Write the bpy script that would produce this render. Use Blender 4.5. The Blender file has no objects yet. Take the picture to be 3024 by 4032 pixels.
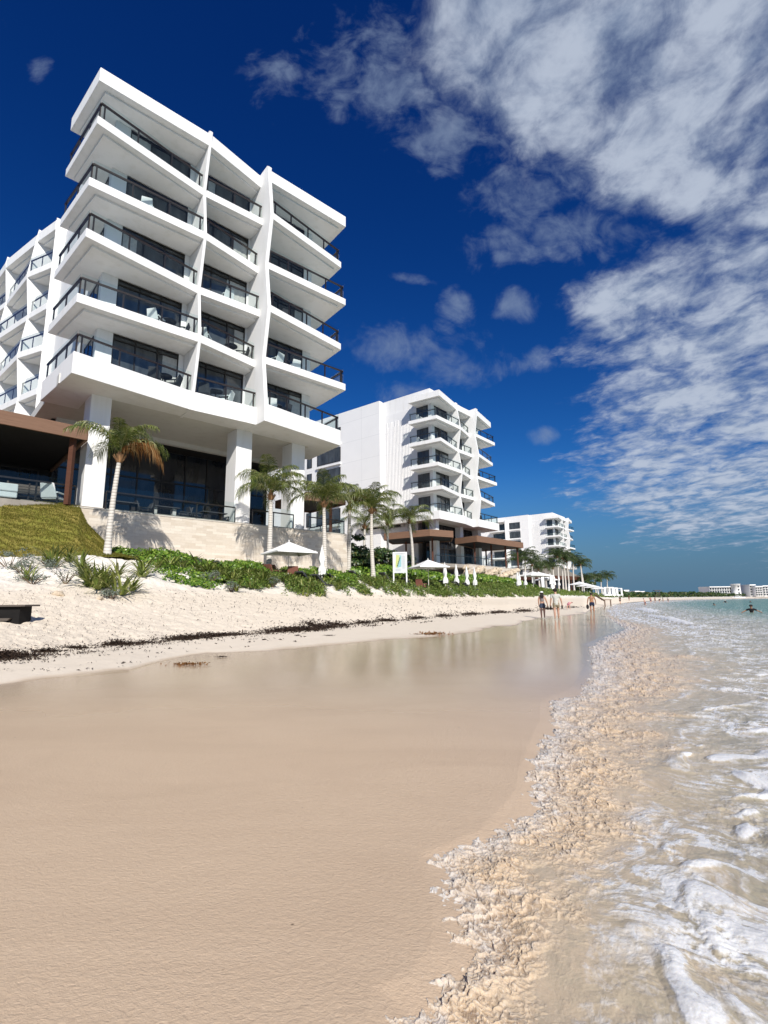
import bpy, bmesh, math, random
import numpy as np
from mathutils import Vector, Matrix, noise as mnoise
PI = math.pi
random.seed(7)
scene = bpy.context.scene
COL = scene.collection
HC = 1.3                      # camera height above the water

# ------------------------------------------------------------------ camera
F, PITCH, ROLL = 1989.43, 0.175808, 0.0124538
cam_d = bpy.data.cameras.new('camera')
cam = bpy.data.objects.new('camera', cam_d); COL.objects.link(cam)
cam_d.sensor_fit = 'VERTICAL'; cam_d.sensor_height = 36.0
cam_d.lens = F / 4032 * 36.0
cam_d.clip_start = 0.05; cam_d.clip_end = 6000
cam.matrix_world = (Matrix.Translation((0, 0, HC)) @ Matrix.Rotation(PI / 2 + PITCH, 4, 'X')
                    @ Matrix.Rotation(-ROLL, 4, 'Z'))
scene.camera = cam

def at(px, py, D):
    """survey helper: a sighted direction and its measured forward distance -> world point"""
    a, b = px - 1512, py - 2016
    cr, sr = math.cos(ROLL), math.sin(ROLL)
    x = a * cr - b * sr; y = a * sr + b * cr
    c, s = math.cos(PITCH), math.sin(PITCH)
    up = -y / F
    r = Vector((x / F, c - up * s, s + up * c))
    r = r * (D / r.y)
    return Vector((r.x, r.y, r.z + HC))
def tt(px): return -.751 + px * .0004947

# ------------------------------------------------------------------ object helpers
def tag(o, label=None, cat=None, group=None, kind=None):
    if label: o['label'] = label
    if cat: o['category'] = cat
    if group: o['group'] = group
    if kind: o['kind'] = kind
    return o
def empty(name, loc=(0, 0, 0), rz=0.0):
    o = bpy.data.objects.new(name, None); COL.objects.link(o)
    o.location = loc; o.rotation_euler = (0, 0, rz); o.empty_display_size = .3
    return o
def thing(name, label, cat, loc=(0, 0, 0), rz=0.0, group=None):
    return tag(empty(name, loc, rz), label, cat, group)
def children(o): return [c for c in bpy.data.objects if c.parent == o]
def copy_tree(o, parent=None, kids=None):
    c = o.copy(); COL.objects.link(c)
    if parent: c.parent = parent
    for ch in children(o): copy_tree(ch, c)
    return c

class MB:
    """collects shapes and links them as ONE mesh object"""
    def __init__(s): s.v = []; s.f = []; s.sm = []
    def add(s, vs, fs, smooth=False):
        n = len(s.v); s.v += [tuple(p) for p in vs]
        s.f += [tuple(i + n for i in f) for f in fs]; s.sm += [smooth] * len(fs)
        return s
    def box(s, a, b):
        x0, y0, z0 = a; x1, y1, z1 = b
        return s.add([(x0, y0, z0), (x1, y0, z0), (x1, y1, z0), (x0, y1, z0), (x0, y0, z1), (x1, y0, z1), (x1, y1, z1), (x0, y1, z1)],
                     [(0, 3, 2, 1), (4, 5, 6, 7), (0, 1, 5, 4), (1, 2, 6, 5), (2, 3, 7, 6), (3, 0, 4, 7)])
    def prism(s, pts, z0, z1):
        n = len(pts)
        ar = sum(pts[i][0] * pts[(i + 1) % n][1] - pts[(i + 1) % n][0] * pts[i][1] for i in range(n))
        if ar < 0: pts = pts[::-1]
        vs = [(p[0], p[1], z0) for p in pts] + [(p[0], p[1], z1) for p in pts]
        fs = [tuple(range(n))[::-1], tuple(range(n, 2 * n))] + [(i, (i + 1) % n, n + (i + 1) % n, n + i) for i in range(n)]
        return s.add(vs, fs)
    def sheet(s, outline, axis_vec):
        """polygon (3D pts) extruded by a vector"""
        n = len(outline); a = Vector(axis_vec)
        vs = [Vector(p) for p in outline] + [Vector(p) + a for p in outline]
        fs = [tuple(range(n))[::-1], tuple(range(n, 2 * n))] + [(i, (i + 1) % n, n + (i + 1) % n, n + i) for i in range(n)]
        return s.add(vs, fs)
    def bar(s, p, q, w, h=None, up=(0, 0, 1)):
        p, q = Vector(p), Vector(q); h = h or w
        d = (q - p).normalized(); u = Vector(up)
        if abs(d.dot(u)) > .98: u = Vector((1, 0, 0))
        sd = d.cross(u).normalized(); u2 = sd.cross(d)
        c = []
        for o in (p, q):
            for (i, j) in ((-1, -1), (1, -1), (1, 1), (-1, 1)): c.append(o + sd * (w / 2 * i) + u2 * (h / 2 * j))
        return s.add(c, [(0, 1, 2, 3), (7, 6, 5, 4), (0, 4, 5, 1), (1, 5, 6, 2), (2, 6, 7, 3), (3, 7, 4, 0)])
    def tube(s, pts, rad, n=8, cap=True):
        pts = [Vector(p) for p in pts]; m = len(pts)
        if not hasattr(rad, '__len__'): rad = [rad] * m
        vs = []; a = None
        for i, p in enumerate(pts):
            d = (pts[min(i + 1, m - 1)] - pts[max(i - 1, 0)]).normalized()
            if a is None:
                a = d.cross(Vector((0, 0, 1)))
                if a.length < .05: a = d.cross(Vector((1, 0, 0)))
            a = a - d * a.dot(d); a.normalize(); b = d.cross(a)
            for k in range(n):
                t = 2 * PI * k / n; vs.append(p + (a * math.cos(t) + b * math.sin(t)) * rad[i])
        fs = [(i * n + k, i * n + (k + 1) % n, (i + 1) * n + (k + 1) % n, (i + 1) * n + k) for i in range(m - 1) for k in range(n)]
        if cap: fs += [tuple(range(n)), tuple(range((m - 1) * n, m * n))[::-1]]
        return s.add(vs, fs, True)
    def blob(s, c, r, n=10, m=7):
        cx, cy, cz = c; rx, ry, rz = r if hasattr(r, '__len__') else (r, r, r)
        vs = [(cx, cy, cz - rz)]
        for i in range(1, m):
            t = -PI / 2 + PI * i / m
            for k in range(n):
                a = 2 * PI * k / n; vs.append((cx + rx * math.cos(t) * math.cos(a), cy + ry * math.cos(t) * math.sin(a), cz + rz * math.sin(t)))
        vs.append((cx, cy, cz + rz)); L = len(vs) - 1
        fs = [(0, 1 + (k + 1) % n, 1 + k) for k in range(n)]
        for i in range(m - 2):
            fs += [(1 + i * n + k, 1 + i * n + (k + 1) % n, 1 + (i + 1) * n + (k + 1) % n, 1 + (i + 1) * n + k) for k in range(n)]
        fs += [(1 + (m - 2) * n + k, 1 + (m - 2) * n + (k + 1) % n, L) for k in range(n)]
        return s.add(vs, fs, True)
    def build(s, name, mat=None, parent=None, bevel=0):
        me = bpy.data.meshes.new(name); me.from_pydata([tuple(v) for v in s.v], [], s.f)
        if any(s.sm): me.polygons.foreach_set('use_smooth', s.sm)
        me.update()
        o = bpy.data.objects.new(name, me); COL.objects.link(o)
        if mat: me.materials.append(mat)
        if parent: o.parent = parent
        if bevel:
            b = o.modifiers.new('bevel', 'BEVEL'); b.width = bevel; b.segments = 2; b.limit_method = 'ANGLE'; b.angle_limit = .6
        return o

def np_mesh(name, V, Fq, mat, smooth=True, attrs=None, tri=False):
    """big mesh from numpy arrays (quads or tris)"""
    me = bpy.data.meshes.new(name); k = 3 if tri else 4
    me.vertices.add(len(V)); me.vertices.foreach_set('co', np.ascontiguousarray(V, dtype=np.float32).ravel())
    nf = len(Fq)
    me.loops.add(nf * k); me.loops.foreach_set('vertex_index', np.ascontiguousarray(Fq, dtype=np.int32).ravel())
    me.polygons.add(nf); me.polygons.foreach_set('loop_start', np.arange(0, nf * k, k, dtype=np.int32))
    me.polygons.foreach_set('loop_total', np.full(nf, k, dtype=np.int32))
    if smooth: me.polygons.foreach_set('use_smooth', np.ones(nf, dtype=bool))
    for an, arr in (attrs or {}).items():
        if arr.ndim == 1:
            a = me.attributes.new(an, 'FLOAT', 'POINT'); a.data.foreach_set('value', arr.astype(np.float32))
        else:
            a = me.attributes.new(an, 'FLOAT_COLOR', 'POINT')
            c = np.ones((len(arr), 4), np.float32); c[:, :3] = arr; a.data.foreach_set('color', c.ravel())
    me.update(calc_edges=True); me.validate()
    if mat: me.materials.append(mat)
    o = bpy.data.objects.new(name, me); COL.objects.link(o)
    return o

# ------------------------------------------------------------------ numpy noise
def _perm(seed):
    r = np.random.RandomState(seed); p = r.permutation(256); return np.concatenate([p, p])
_G = np.stack([np.cos(np.arange(16) * PI / 8), np.sin(np.arange(16) * PI / 8)], 1)
def perlin(x, y, seed=0):
    p = _perm(seed); xi = np.floor(x).astype(np.int64); yi = np.floor(y).astype(np.int64)
    xf = x - xi; yf = y - yi; xi &= 255; yi &= 255
    u = xf * xf * xf * (xf * (xf * 6 - 15) + 10); v = yf * yf * yf * (yf * (yf * 6 - 15) + 10)
    def g(ix, iy, dx, dy):
        h = p[p[ix & 255] + (iy & 255)] & 15
        return _G[h, 0] * dx + _G[h, 1] * dy
    a = g(xi, yi, xf, yf); b = g(xi + 1, yi, xf - 1, yf); c = g(xi, yi + 1, xf, yf - 1); d = g(xi + 1, yi + 1, xf - 1, yf - 1)
    return (a + u * (b - a) + v * ((c + u * (d - c)) - (a + u * (b - a)))) * 1.45
def fbm(x, y, seed=0, oct=4, gain=.5, lac=2.03):
    s = 0; a = 1.; t = 0
    for i in range(oct):
        s = s + a * perlin(x, y, seed + i); t += a; a *= gain; x = x * lac + 3.1; y = y * lac + 7.7
    return s / t
def ridge(x, y, seed=0, oct=4, gain=.55, lac=2.1):
    s = 0; a = 1.; t = 0
    for i in range(oct):
        s = s + a * (1 - np.abs(perlin(x, y, seed + i)) * 1.6); t += a; a *= gain; x = x * lac + 5.3; y = y * lac + 1.9
    return s / t
def billow(x, y, seed=0, oct=4, gain=.55, lac=2.1):
    s = 0; a = 1.; t = 0
    for i in range(oct):
        s = s + a * (np.abs(perlin(x, y, seed + i)) * 1.8); t += a; a *= gain; x = x * lac + 5.3; y = y * lac + 1.9
    return s / t
def sstep(a, b, x):
    t = np.clip((x - a) / (b - a), 0, 1); return t * t * (3 - 2 * t)

# ------------------------------------------------------------------ materials
class NT:
    def __init__(s, name):
        s.m = bpy.data.materials.new(name); s.m.use_nodes = True
        s.t = s.m.node_tree; s.t.nodes.clear()
        s.out = s.t.nodes.new('ShaderNodeOutputMaterial')
        s.b = s.t.nodes.new('ShaderNodeBsdfPrincipled'); s.link(s.b.outputs[0], s.out.inputs[0])
    def n(s, typ, **kw):
        nd = s.t.nodes.new('ShaderNode' + typ)
        for k, v in kw.items():
            if k in nd.inputs.keys(): nd.inputs[k].default_value = v
            else: setattr(nd, k, v)
        return nd
    def link(s, a, b): s.t.links.new(a, b)
    def set(s, **kw):
        for k, v in kw.items():
            k = k.replace('_', ' ')
            if hasattr(v, 'is_output') or isinstance(v, bpy.types.NodeSocket): s.link(v, s.b.inputs[k])
            else: s.b.inputs[k].default_value = v
        return s
    def coord(s, which='Object', scale=None):
        tc = s.n('TexCoord').outputs[which]
        if scale is None: return tc
        mp = s.n('Mapping'); s.link(tc, mp.inputs[0]); mp.inputs['Scale'].default_value = scale if hasattr(scale, '__len__') else (scale,) * 3
        return mp.outputs[0]
    def noise(s, co, scale, detail=4, rough=.55, dist=0):
        nd = s.n('TexNoise'); s.link(co, nd.inputs['Vector']); nd.inputs['Scale'].default_value = scale
        nd.inputs['Detail'].default_value = detail; nd.inputs['Roughness'].default_value = rough; nd.inputs['Distortion'].default_value = dist
        return nd.outputs[0]
    def ramp(s, fac, stops):
        r = s.n('ValToRGB'); s.link(fac, r.inputs[0]); el = r.color_ramp.elements
        while len(el) < len(stops): el.new(.5)
        for e, (p, c) in zip(el, stops): e.position = p; e.color = (*c, 1) if len(c) == 3 else c
        return r.outputs[0]
    def mix(s, fac, a, b, blend='MIX'):
        m = s.n('Mix', data_type='RGBA', blend_type=blend)
        for sock, v in ((m.inputs[0], fac), (m.inputs[6], a), (m.inputs[7], b)):
            if isinstance(v, bpy.types.NodeSocket): s.link(v, sock)
            elif hasattr(v, '__len__'): sock.default_value = (*v, 1)
            else: sock.default_value = v
        return m.outputs[2]
    def math(s, op, a, b=None, c=None, clamp=False):
        m = s.n('Math', operation=op, use_clamp=clamp)
        for i, v in enumerate((a, b, c)):
            if v is None: continue
            if isinstance(v, bpy.types.NodeSocket): s.link(v, m.inputs[i])
            else: m.inputs[i].default_value = v
        return m.outputs[0]
    def mapr(s, v, a, b, c=0., d=1.):
        m = s.n('MapRange'); s.link(v, m.inputs[0])
        for i, k in enumerate((a, b, c, d)): m.inputs[i + 1].default_value = k
        return m.outputs[0]
    def attr(s, name, out=2):
        a = s.n('Attribute'); a.attribute_name = name; return a.outputs[out]
    def bump(s, h, strength=.3, dist=.02, normal=None):
        b = s.n('Bump'); s.link(h, b.inputs['Height']); b.inputs['Distance'].default_value = dist
        if isinstance(strength, bpy.types.NodeSocket): s.link(strength, b.inputs['Strength'])
        else: b.inputs['Strength'].default_value = strength
        if normal: s.link(normal, b.inputs['Normal'])
        s.link(b.outputs[0], s.b.inputs['Normal']); return b.outputs[0]

def mat_plain(name, col, rough=.6, var=.12, scale=3., spec=.4, bump=0., bscale=40, metal=0.):
    t = NT(name); co = t.coord()
    n = t.noise(co, scale, 5)
    lo = tuple(c * (1 - var) for c in col); hi = tuple(min(1, c * (1 + var)) for c in col)
    t.set(Base_Color=t.ramp(n, [(.3, lo), (.7, hi)]), Roughness=rough, Metallic=metal)
    t.b.inputs['Specular IOR Level'].default_value = spec
    if bump: t.bump(t.noise(co, bscale, 4), bump, .01)
    return t.m
def mat_leaf(name, stops, rough=.45, trans=.35, spec=.35, wax=0.):
    """leaves: colour differs leaf by leaf, a little light passes through"""
    t = NT(name); g = t.n('NewGeometry')
    col = t.ramp(g.outputs['Random Per Island'], stops)
    n = t.noise(t.coord('Object'), 1.3, 3)
    col = t.mix(t.mapr(n, .3, .7, 0, .35), col, tuple(c * .6 for c in stops[0][1]))
    t.set(Base_Color=col, Roughness=rough); t.b.inputs['Specular IOR Level'].default_value = spec
    tr = t.n('BsdfTranslucent'); t.link(col, tr.inputs[0])
    ms = t.n('MixShader'); ms.inputs[0].default_value = trans
    t.link(t.b.outputs[0], ms.inputs[1]); t.link(tr.outputs[0], ms.inputs[2]); t.link(ms.outputs[0], t.out.inputs[0])
    return t.m

M = {}
def mat_stucco(name, col):
    t = NT(name); co = t.coord()
    n1 = t.noise(co, .35, 5); n2 = t.noise(t.coord('Object', (1.6, 1.6, .18)), 1.2, 5)
    c = t.mix(t.mapr(n1, .35, .75, 0, .5), col, tuple(k * .93 for k in col))
    c = t.mix(t.mapr(n2, .50, .8, 0, .6), c, tuple(k * f for k, f in zip(col, (.82, .81, .77))))
    t.set(Base_Color=c, Roughness=.78); t.b.inputs['Specular IOR Level'].default_value = .25
    t.bump(t.noise(co, 26, 5), .12, .012)
    return t.m
M['white'] = mat_stucco('white_stucco', (.83, .82, .80))
M['soffit'] = mat_stucco('soffit_plaster_shaded', (.66, .64, .585))  # beige-grey paint, toned darker to stand in for shade under the slab
M['panel'] = None
def mat_panel():
    t = NT('wall_panels'); co = t.coord()
    br = t.n('TexBrick'); mp = t.n('Mapping'); t.link(co, mp.inputs[0]); mp.inputs['Rotation'].default_value = (PI / 2, 0, 0)
    # seams every 3.4 m in height, 5.1 m in length; facade lies in v,z
    sep = t.n('SeparateXYZ'); t.link(co, sep.inputs[0]); cmb = t.n('CombineXYZ')
    t.link(t.math('ADD', sep.outputs[0], sep.outputs[1]), cmb.inputs[0]); t.link(sep.outputs[2], cmb.inputs[1])
    t.link(cmb.outputs[0], br.inputs[0])
    br.inputs['Scale'].default_value = 1; br.inputs['Brick Width'].default_value = 5.1; br.inputs['Row Height'].default_value = 3.4
    br.inputs['Mortar Size'].default_value = .022; br.inputs['Mortar Smooth'].default_value = .4; br.offset = 0
    br.inputs['Color1'].default_value = (.83, .82, .80, 1); br.inputs['Color2'].default_value = (.80, .79, .775, 1); br.inputs['Mortar'].default_value = (.6, .6, .59, 1)
    n = t.noise(co, .5, 5)
    t.set(Base_Color=t.mix(t.mapr(n, .4, .8, 0, .4), br.outputs[0], (.74, .735, .72)), Roughness=.75)
    t.b.inputs['Specular IOR Level'].default_value = .25
    t.bump(t.noise(co, 26, 5), .1, .012)
    return t.m
M['panel'] = mat_panel()
def mat_glass_dark(name, col, rough=.03, mixn=.25):
    t = NT(name); co = t.coord('Object', (.9, .9, .25)); n = t.noise(co, 1.6, 3)
    t.set(Base_Color=t.ramp(n, [(.35, col), (.7, tuple(c * 2.2 + .01 for c in col))]), Roughness=rough, IOR=1.5)
    t.b.inputs['Specular IOR Level'].default_value = .6
    t.bump(t.noise(t.coord('Object'), 1.1, 2), .025, .05)
    return t.m
M['pane'] = mat_glass_dark('window_glass', (.035, .04, .043))
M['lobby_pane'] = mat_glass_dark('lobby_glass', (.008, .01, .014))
def mat_clear():
    t = NT('balustrade_glass')
    tr = t.n('BsdfTransparent'); tr.inputs[0].default_value = (.86, .93, .92, 1)
    gl = t.n('BsdfGlossy'); gl.inputs['Roughness'].default_value = .02; gl.inputs[0].default_value = (.9, .95, 1, 1)
    fr = t.n('Fresnel'); fr.inputs[0].default_value = 1.45
    k = t.math('MULTIPLY_ADD', fr.outputs[0], 0.30, .02)
    ms = t.n('MixShader'); t.link(k, ms.inputs[0]); t.link(tr.outputs[0], ms.inputs[1]); t.link(gl.outputs[0], ms.inputs[2])
    t.link(ms.outputs[0], t.out.inputs[0]); t.t.nodes.remove(t.b)
    return t.m
M['glass'] = mat_clear()
M['frame'] = mat_plain('dark_bronze', (.022, .018, .016), .45, .2)
M['rail'] = mat_plain('brown_rail', (.032, .021, .018), .45, .2)
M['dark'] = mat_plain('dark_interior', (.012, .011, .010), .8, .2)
M['wood'] = None
def mat_wood(name, a, b, ax=(.25, .25, 5)):
    t = NT(name); co = t.coord('Object', ax); n = t.noise(co, 2.2, 7, .65, .4); n2 = t.noise(t.coord('Object', (.4, .4, 9)), 4, 3)
    c = t.mix(n, a, b); c = t.mix(t.mapr(n2, .55, .7, 0, .4), c, tuple(k * .6 for k in a))
    t.set(Base_Color=c, Roughness=.7); t.b.inputs['Specular IOR Level'].default_value = .12; t.bump(n, .1, .01); return t.m
M['wood'] = mat_wood('facade_timber', (.15, .085, .056), (.26, .155, .102))
M['wood_dark'] = mat_wood('dark_timber', (.075, .03, .02), (.12, .055, .035))
M['weathered'] = mat_wood('weathered_timber', (.06, .05, .042), (.16, .135, .115))
M['black_wood'] = mat_wood('blackened_timber', (.006, .006, .006), (.02, .018, .017), (1, .3, 4))
M['steps'] = mat_wood('stair_timber', (.10, .065, .045), (.22, .16, .12))
def mat_stone():
    t = NT('travertine_cladding'); co = t.coord()
    sep = t.n('SeparateXYZ'); t.link(co, sep.inputs[0]); cmb = t.n('CombineXYZ')
    t.link(sep.outputs[0], cmb.inputs[0]); t.link(sep.outputs[2], cmb.inputs[1])
    br = t.n('TexBrick'); t.link(cmb.outputs[0], br.inputs[0]); br.offset = .37
    br.inputs['Scale'].default_value = 1; br.inputs['Brick Width'].default_value = .62; br.inputs['Row Height'].default_value = .155
    br.inputs['Mortar Size'].default_value = .005; br.inputs['Mortar Smooth'].default_value = .3; br.inputs['Bias'].default_value = 0
    br.inputs['Color1'].default_value = (.56, .475, .375, 1); br.inputs['Color2'].default_value = (.72, .65, .55, 1); br.inputs['Mortar'].default_value = (.50, .43, .34, 1)
    n = t.noise(t.coord('Object', (1, 1, 6)), 1.7, 6, .6); n3 = t.noise(t.coord('Object', (3, 3, 22)), 2.5, 5, .6)
    c = t.mix(t.mapr(n, .4, .7, 0, .45), br.outputs[0], (.66, .61, .54))
    c = t.mix(t.mapr(n3, .52, .70, 0, .55), c, (.42, .34, .26))
    t.set(Base_Color=c, Roughness=.75); t.bump(n3, .15, .01); return t.m
M['stone'] = mat_stone()
M['trunk'] = None
def mat_trunk():
    t = NT('palm_bark'); co = t.coord()
    w = t.n('TexWave'); w.bands_direction = 'Z'; mp = t.n('Mapping'); t.link(co, mp.inputs[0]); t.link(mp.outputs[0], w.inputs[0])
    w.inputs['Scale'].default_value = 2.3; w.inputs['Distortion'].default_value = 1.6; w.inputs['Detail'].default_value = 3; w.inputs['Detail Scale'].default_value = 1.5
    n = t.noise(co, 5, 5)
    c = t.mix(n, (.52, .48, .42), (.70, .66, .60)); c = t.mix(t.mapr(w.outputs[1], .0, .3, .6, 0), c, (.22, .19, .15))
    t.set(Base_Color=c, Roughness=.85); t.bump(w.outputs[1], .5, .02); return t.m
M['trunk'] = mat_trunk()
M['fibre'] = mat_plain('palm_fibre', (.20, .11, .05), .9, .4, 6)
M['palm'] = mat_leaf('palm_leaf', [(0, (.045, .08, .014)), (.4, (.11, .15, .024)), (.75, (.20, .22, .045)), (1, (.38, .36, .17))], .36, .25, .5)
M['palm_far'] = mat_leaf('palm_leaf_far', [(0, (.02, .045, .012)), (.5, (.05, .085, .02)), (1, (.11, .13, .035))], .45, .2)
M['deadleaf'] = mat_leaf('dead_palm_leaf', [(0, (.09, .035, .008)), (.5, (.18, .075, .018)), (1, (.34, .22, .10))], .7, .15, .15)
M['hedge'] = mat_leaf('scaevola_leaf', [(0, (.045, .11, .012)), (.4, (.12, .235, .020)), (.8, (.24, .37, .04)), (1, (.38, .47, .09))], .36, .25, .5)
M['grape'] = mat_leaf('sea_grape_leaf', [(0, (.016, .045, .010)), (.5, (.04, .085, .018)), (.85, (.09, .13, .03)), (1, (.18, .16, .05))], .4, .22, .5)
M['creep'] = mat_leaf('creeper_leaf', [(0, (.06, .115, .018)), (.4, (.125, .20, .032)), (.8, (.22, .29, .06)), (1, (.34, .35, .12))], .5, .25, .3)
M['strap'] = mat_leaf('strap_leaf', [(0, (.08, .12, .02)), (.45, (.17, .22, .04)), (.8, (.30, .33, .08)), (1, (.46, .45, .17))], .42, .25, .4)
M['grey_leaf'] = mat_leaf('sea_lavender_leaf', [(0, (.09, .12, .09)), (.5, (.17, .20, .16)), (1, (.27, .29, .23))], .65, .15, .2)
M['twig'] = mat_plain('twig', (.15, .10, .065), .9, .3)
M['grass'] = mat_leaf('lawn_blade', [(0, (.11, .12, .018)), (.5, (.19, .18, .028)), (.85, (.26, .21, .045)), (1, (.34, .26, .08))], .6, .3, .2)
M['canvas'] = mat_plain('white_canvas', (.80, .80, .78), .8, .04, 2, .2, .15, 14)
M['cushion'] = mat_plain('white_cushion', (.74, .75, .75), .85, .05)
M['slate'] = mat_plain('charcoal_fabric', (.045, .047, .052), .8, .2)
M['rust'] = mat_plain('terracotta_fabric', (.22, .085, .06), .8, .2)
M['metal'] = mat_plain('grey_metal', (.30, .30, .30), .4, .1, metal=.6)
M['pole'] = mat_plain('pale_pole', (.62, .60, .56), .5, .1)
M['rock'] = mat_plain('limestone', (.55, .45, .33), .9, .35, 3, .2, .6, 9)
M['weed'] = mat_plain('sargassum', (.035, .020, .012), .75, .5, 30, .3)
M['weed_brown'] = mat_plain('fresh_sargassum', (.16, .065, .012), .6, .4, 30, .4)
M['thatch'] = mat_plain('palm_thatch', (.20, .18, .15), .95, .3, 8, .1, .8, 20)
# ------------------------------------------------------------------ survey of the beach (plan, metres)
FOAM = np.array([(-.9, -40), (-.7, -6), (-.35, -2), (-.12, 1.0), (-.06, 1.9), (.06, 1.94), (.15, 2.08), (.18, 2.31), (.15, 2.62), (.14, 2.76), (.30, 2.86), (.5, 3.02),
                 (.66, 3.28), (.84, 3.59), (.98, 4.03), (1.18, 4.53), (1.6, 5.59), (1.88, 6.48), (2.63, 7.49), (3.6, 9.54), (5.24, 13.92),
                 (7.32, 17.4), (9.91, 21.54), (12.4, 28.2), (14.6, 34), (17.5, 42), (26.5, 63), (38, 88), (66, 143.6), (99.5, 196.7), (153, 281),
                 (209, 357), (278, 422), (363, 487), (600, 640), (1500, 1100)], float)
def sdist(X, Y):
    """signed distance to the water's edge, positive seaward; and length along it"""
    best = np.full(X.shape, 1e18); sg = np.zeros(X.shape); al = np.zeros(X.shape); acc = 0.
    for (ax, ay), (bx, by) in zip(FOAM[:-1], FOAM[1:]):
        dx, dy = bx - ax, by - ay; L2 = dx * dx + dy * dy; L = math.sqrt(L2)
        t = np.clip(((X - ax) * dx + (Y - ay) * dy) / L2, 0, 1)
        ex = X - (ax + t * dx); ey = Y - (ay + t * dy); d2 = ex * ex + ey * ey
        cr = dx * (Y - ay) - dy * (X - ax)
        m = d2 < best
        best = np.where(m, d2, best); sg = np.where(m, np.where(cr < 0, 1., -1.), sg); al = np.where(m, acc + t * L, al)
        acc += L
    return np.sqrt(best) * sg, al

# knots per column: t = X/Y, distances Y of: wet line C1, wrack C2, mid M, dune toe T, face B, crest P, plateau Q
_C1 = np.array([(-1.6, 3.4), (-1.1, 5.4), (-.9, 6.7), (-.733, 7.79), (-.646, 8.29), (-.56, 8.55), (-.49, 8.87), (-.439, 10.18), (-.387, 11.43), (-.343, 12.24), (-.256, 12.48),
                (-.168, 13.01), (-.08, 14.33), (-.009, 15.9), (.086, 17.12), (.182, 19.64), (.25, 24.15), (.298, 32.95), (.386, 40.97), (.406, 64.3), (.436, 89.9),
                (.464, 143.6), (.506, 196.7), (.546, 281), (.585, 357), (.66, 422), (.745, 487), (.94, 640), (1.4, 1100)])
_ROW = [  # t, C2, M, T, B, P, Q, z at M,T,B,P,Q
    (-1.6, 4.2, 5.5, 6.8, 8.3, 11, 18, .95, 1.5, 2.3, 3.2, 3.8),
    (-1.1, 6.6, 8.7, 10.3, 12.5, 15.5, 24, .95, 1.5, 2.3, 3.2, 3.8),
    (tt(0), 9.11, 11.5, 13.3, 16, 19, 30, .95, 1.45, 2.26, 3.1, 3.7),
    (tt(300), 10.75, 13, 15.2, 17.5, 20.5, 26, .97, 1.65, 2.3, 3.3, 3.75),
    (tt(600), 12.3, 15, 17, 19.5, 23, 27, 1.0, 1.55, 2.35, 3.25, 3.5),
    (tt(900), 14.7, 17.5, 20, 23, 26, 30, 1.05, 1.55, 2.2, 2.85, 3.2),
    (tt(1200), 17.2, 20, 23.5, 26, 28.5, 33, 1.0, 1.5, 2.05, 2.5, 3.1),
    (tt(1500), 23.6, 27, 31, 34, 38, 46, 1.0, 1.5, 2.3, 3.0, 3.3),
    (tt(1800), 32, 36, 41, 45, 50, 60, 1.0, 1.45, 2.2, 3.0, 3.3),
    (tt(2000), 39, 44, 52, 57, 62, 75, .95, 1.4, 2.1, 2.95, 3.3),
    (tt(2100), 43.5, 51, 60, 66, 75, 90, .9, 1.35, 2.0, 2.95, 3.2),
    (tt(2200), 53, 60, 70, 77, 95, 110, .85, 1.3, 2.0, 2.9, 3.1),
    (tt(2300), 62, 70, 82, 95, 125, 150, .8, 1.3, 1.9, 2.9, 3.0),
    (tt(2400), 105, 112, 125, 145, 190, 220, .7, 1.1, 1.7, 2.8, 3.0),
    (tt(2500), 187, 196, 215, 240, 300, 330, .7, 1.2, 1.7, 2.6, 2.9),
    (tt(2600), 288, 297, 312, 340, 400, 440, .7, 1.2, 1.7, 2.4, 2.7),
    (tt(2700), 368, 378, 394, 415, 450, 500, .7, 1.1, 1.7, 2.4, 2.7),
    (tt(2850), 432, 440, 455, 475, 500, 560, .7, 1.1, 1.7, 2.4, 2.7),
    (tt(3024), 498, 506, 520, 540, 570, 640, .7, 1.1, 1.7, 2.4, 2.7),
    (1.4, 1115, 1130, 1150, 1170, 1200, 1300, .7, 1.1, 1.7, 2.4, 2.7)]
_R = np.array(_ROW)
def profile(t):
    D = [np.interp(t, _C1[:, 0], _C1[:, 1])] + [np.interp(t, _R[:, 0], _R[:, k]) for k in range(1, 7)]
    Z = [np.full_like(D[0], .18), np.full_like(D[0], .42)] + [np.interp(t, _R[:, 0], _R[:, k]) for k in range(7, 12)]
    return D, Z
def base_z(X, Y):
    """smooth ground height"""
    X = np.asarray(X, float); Y = np.asarray(Y, float); Ys = np.maximum(Y, .05)
    t = np.clip(X / Ys, -1.6, 1.4); D, Z = profile(t)
    z = .05 + .13 * np.clip(Ys / D[0], 0, 1)
    for i in range(6):
        z = z + (Z[i + 1] - Z[i]) * np.clip((Ys - D[i]) / (D[i + 1] - D[i]), 0, 1)
    return z
def gz(X, Y): return float(base_z(np.array([X]), np.array([Y]))[0])

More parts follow.
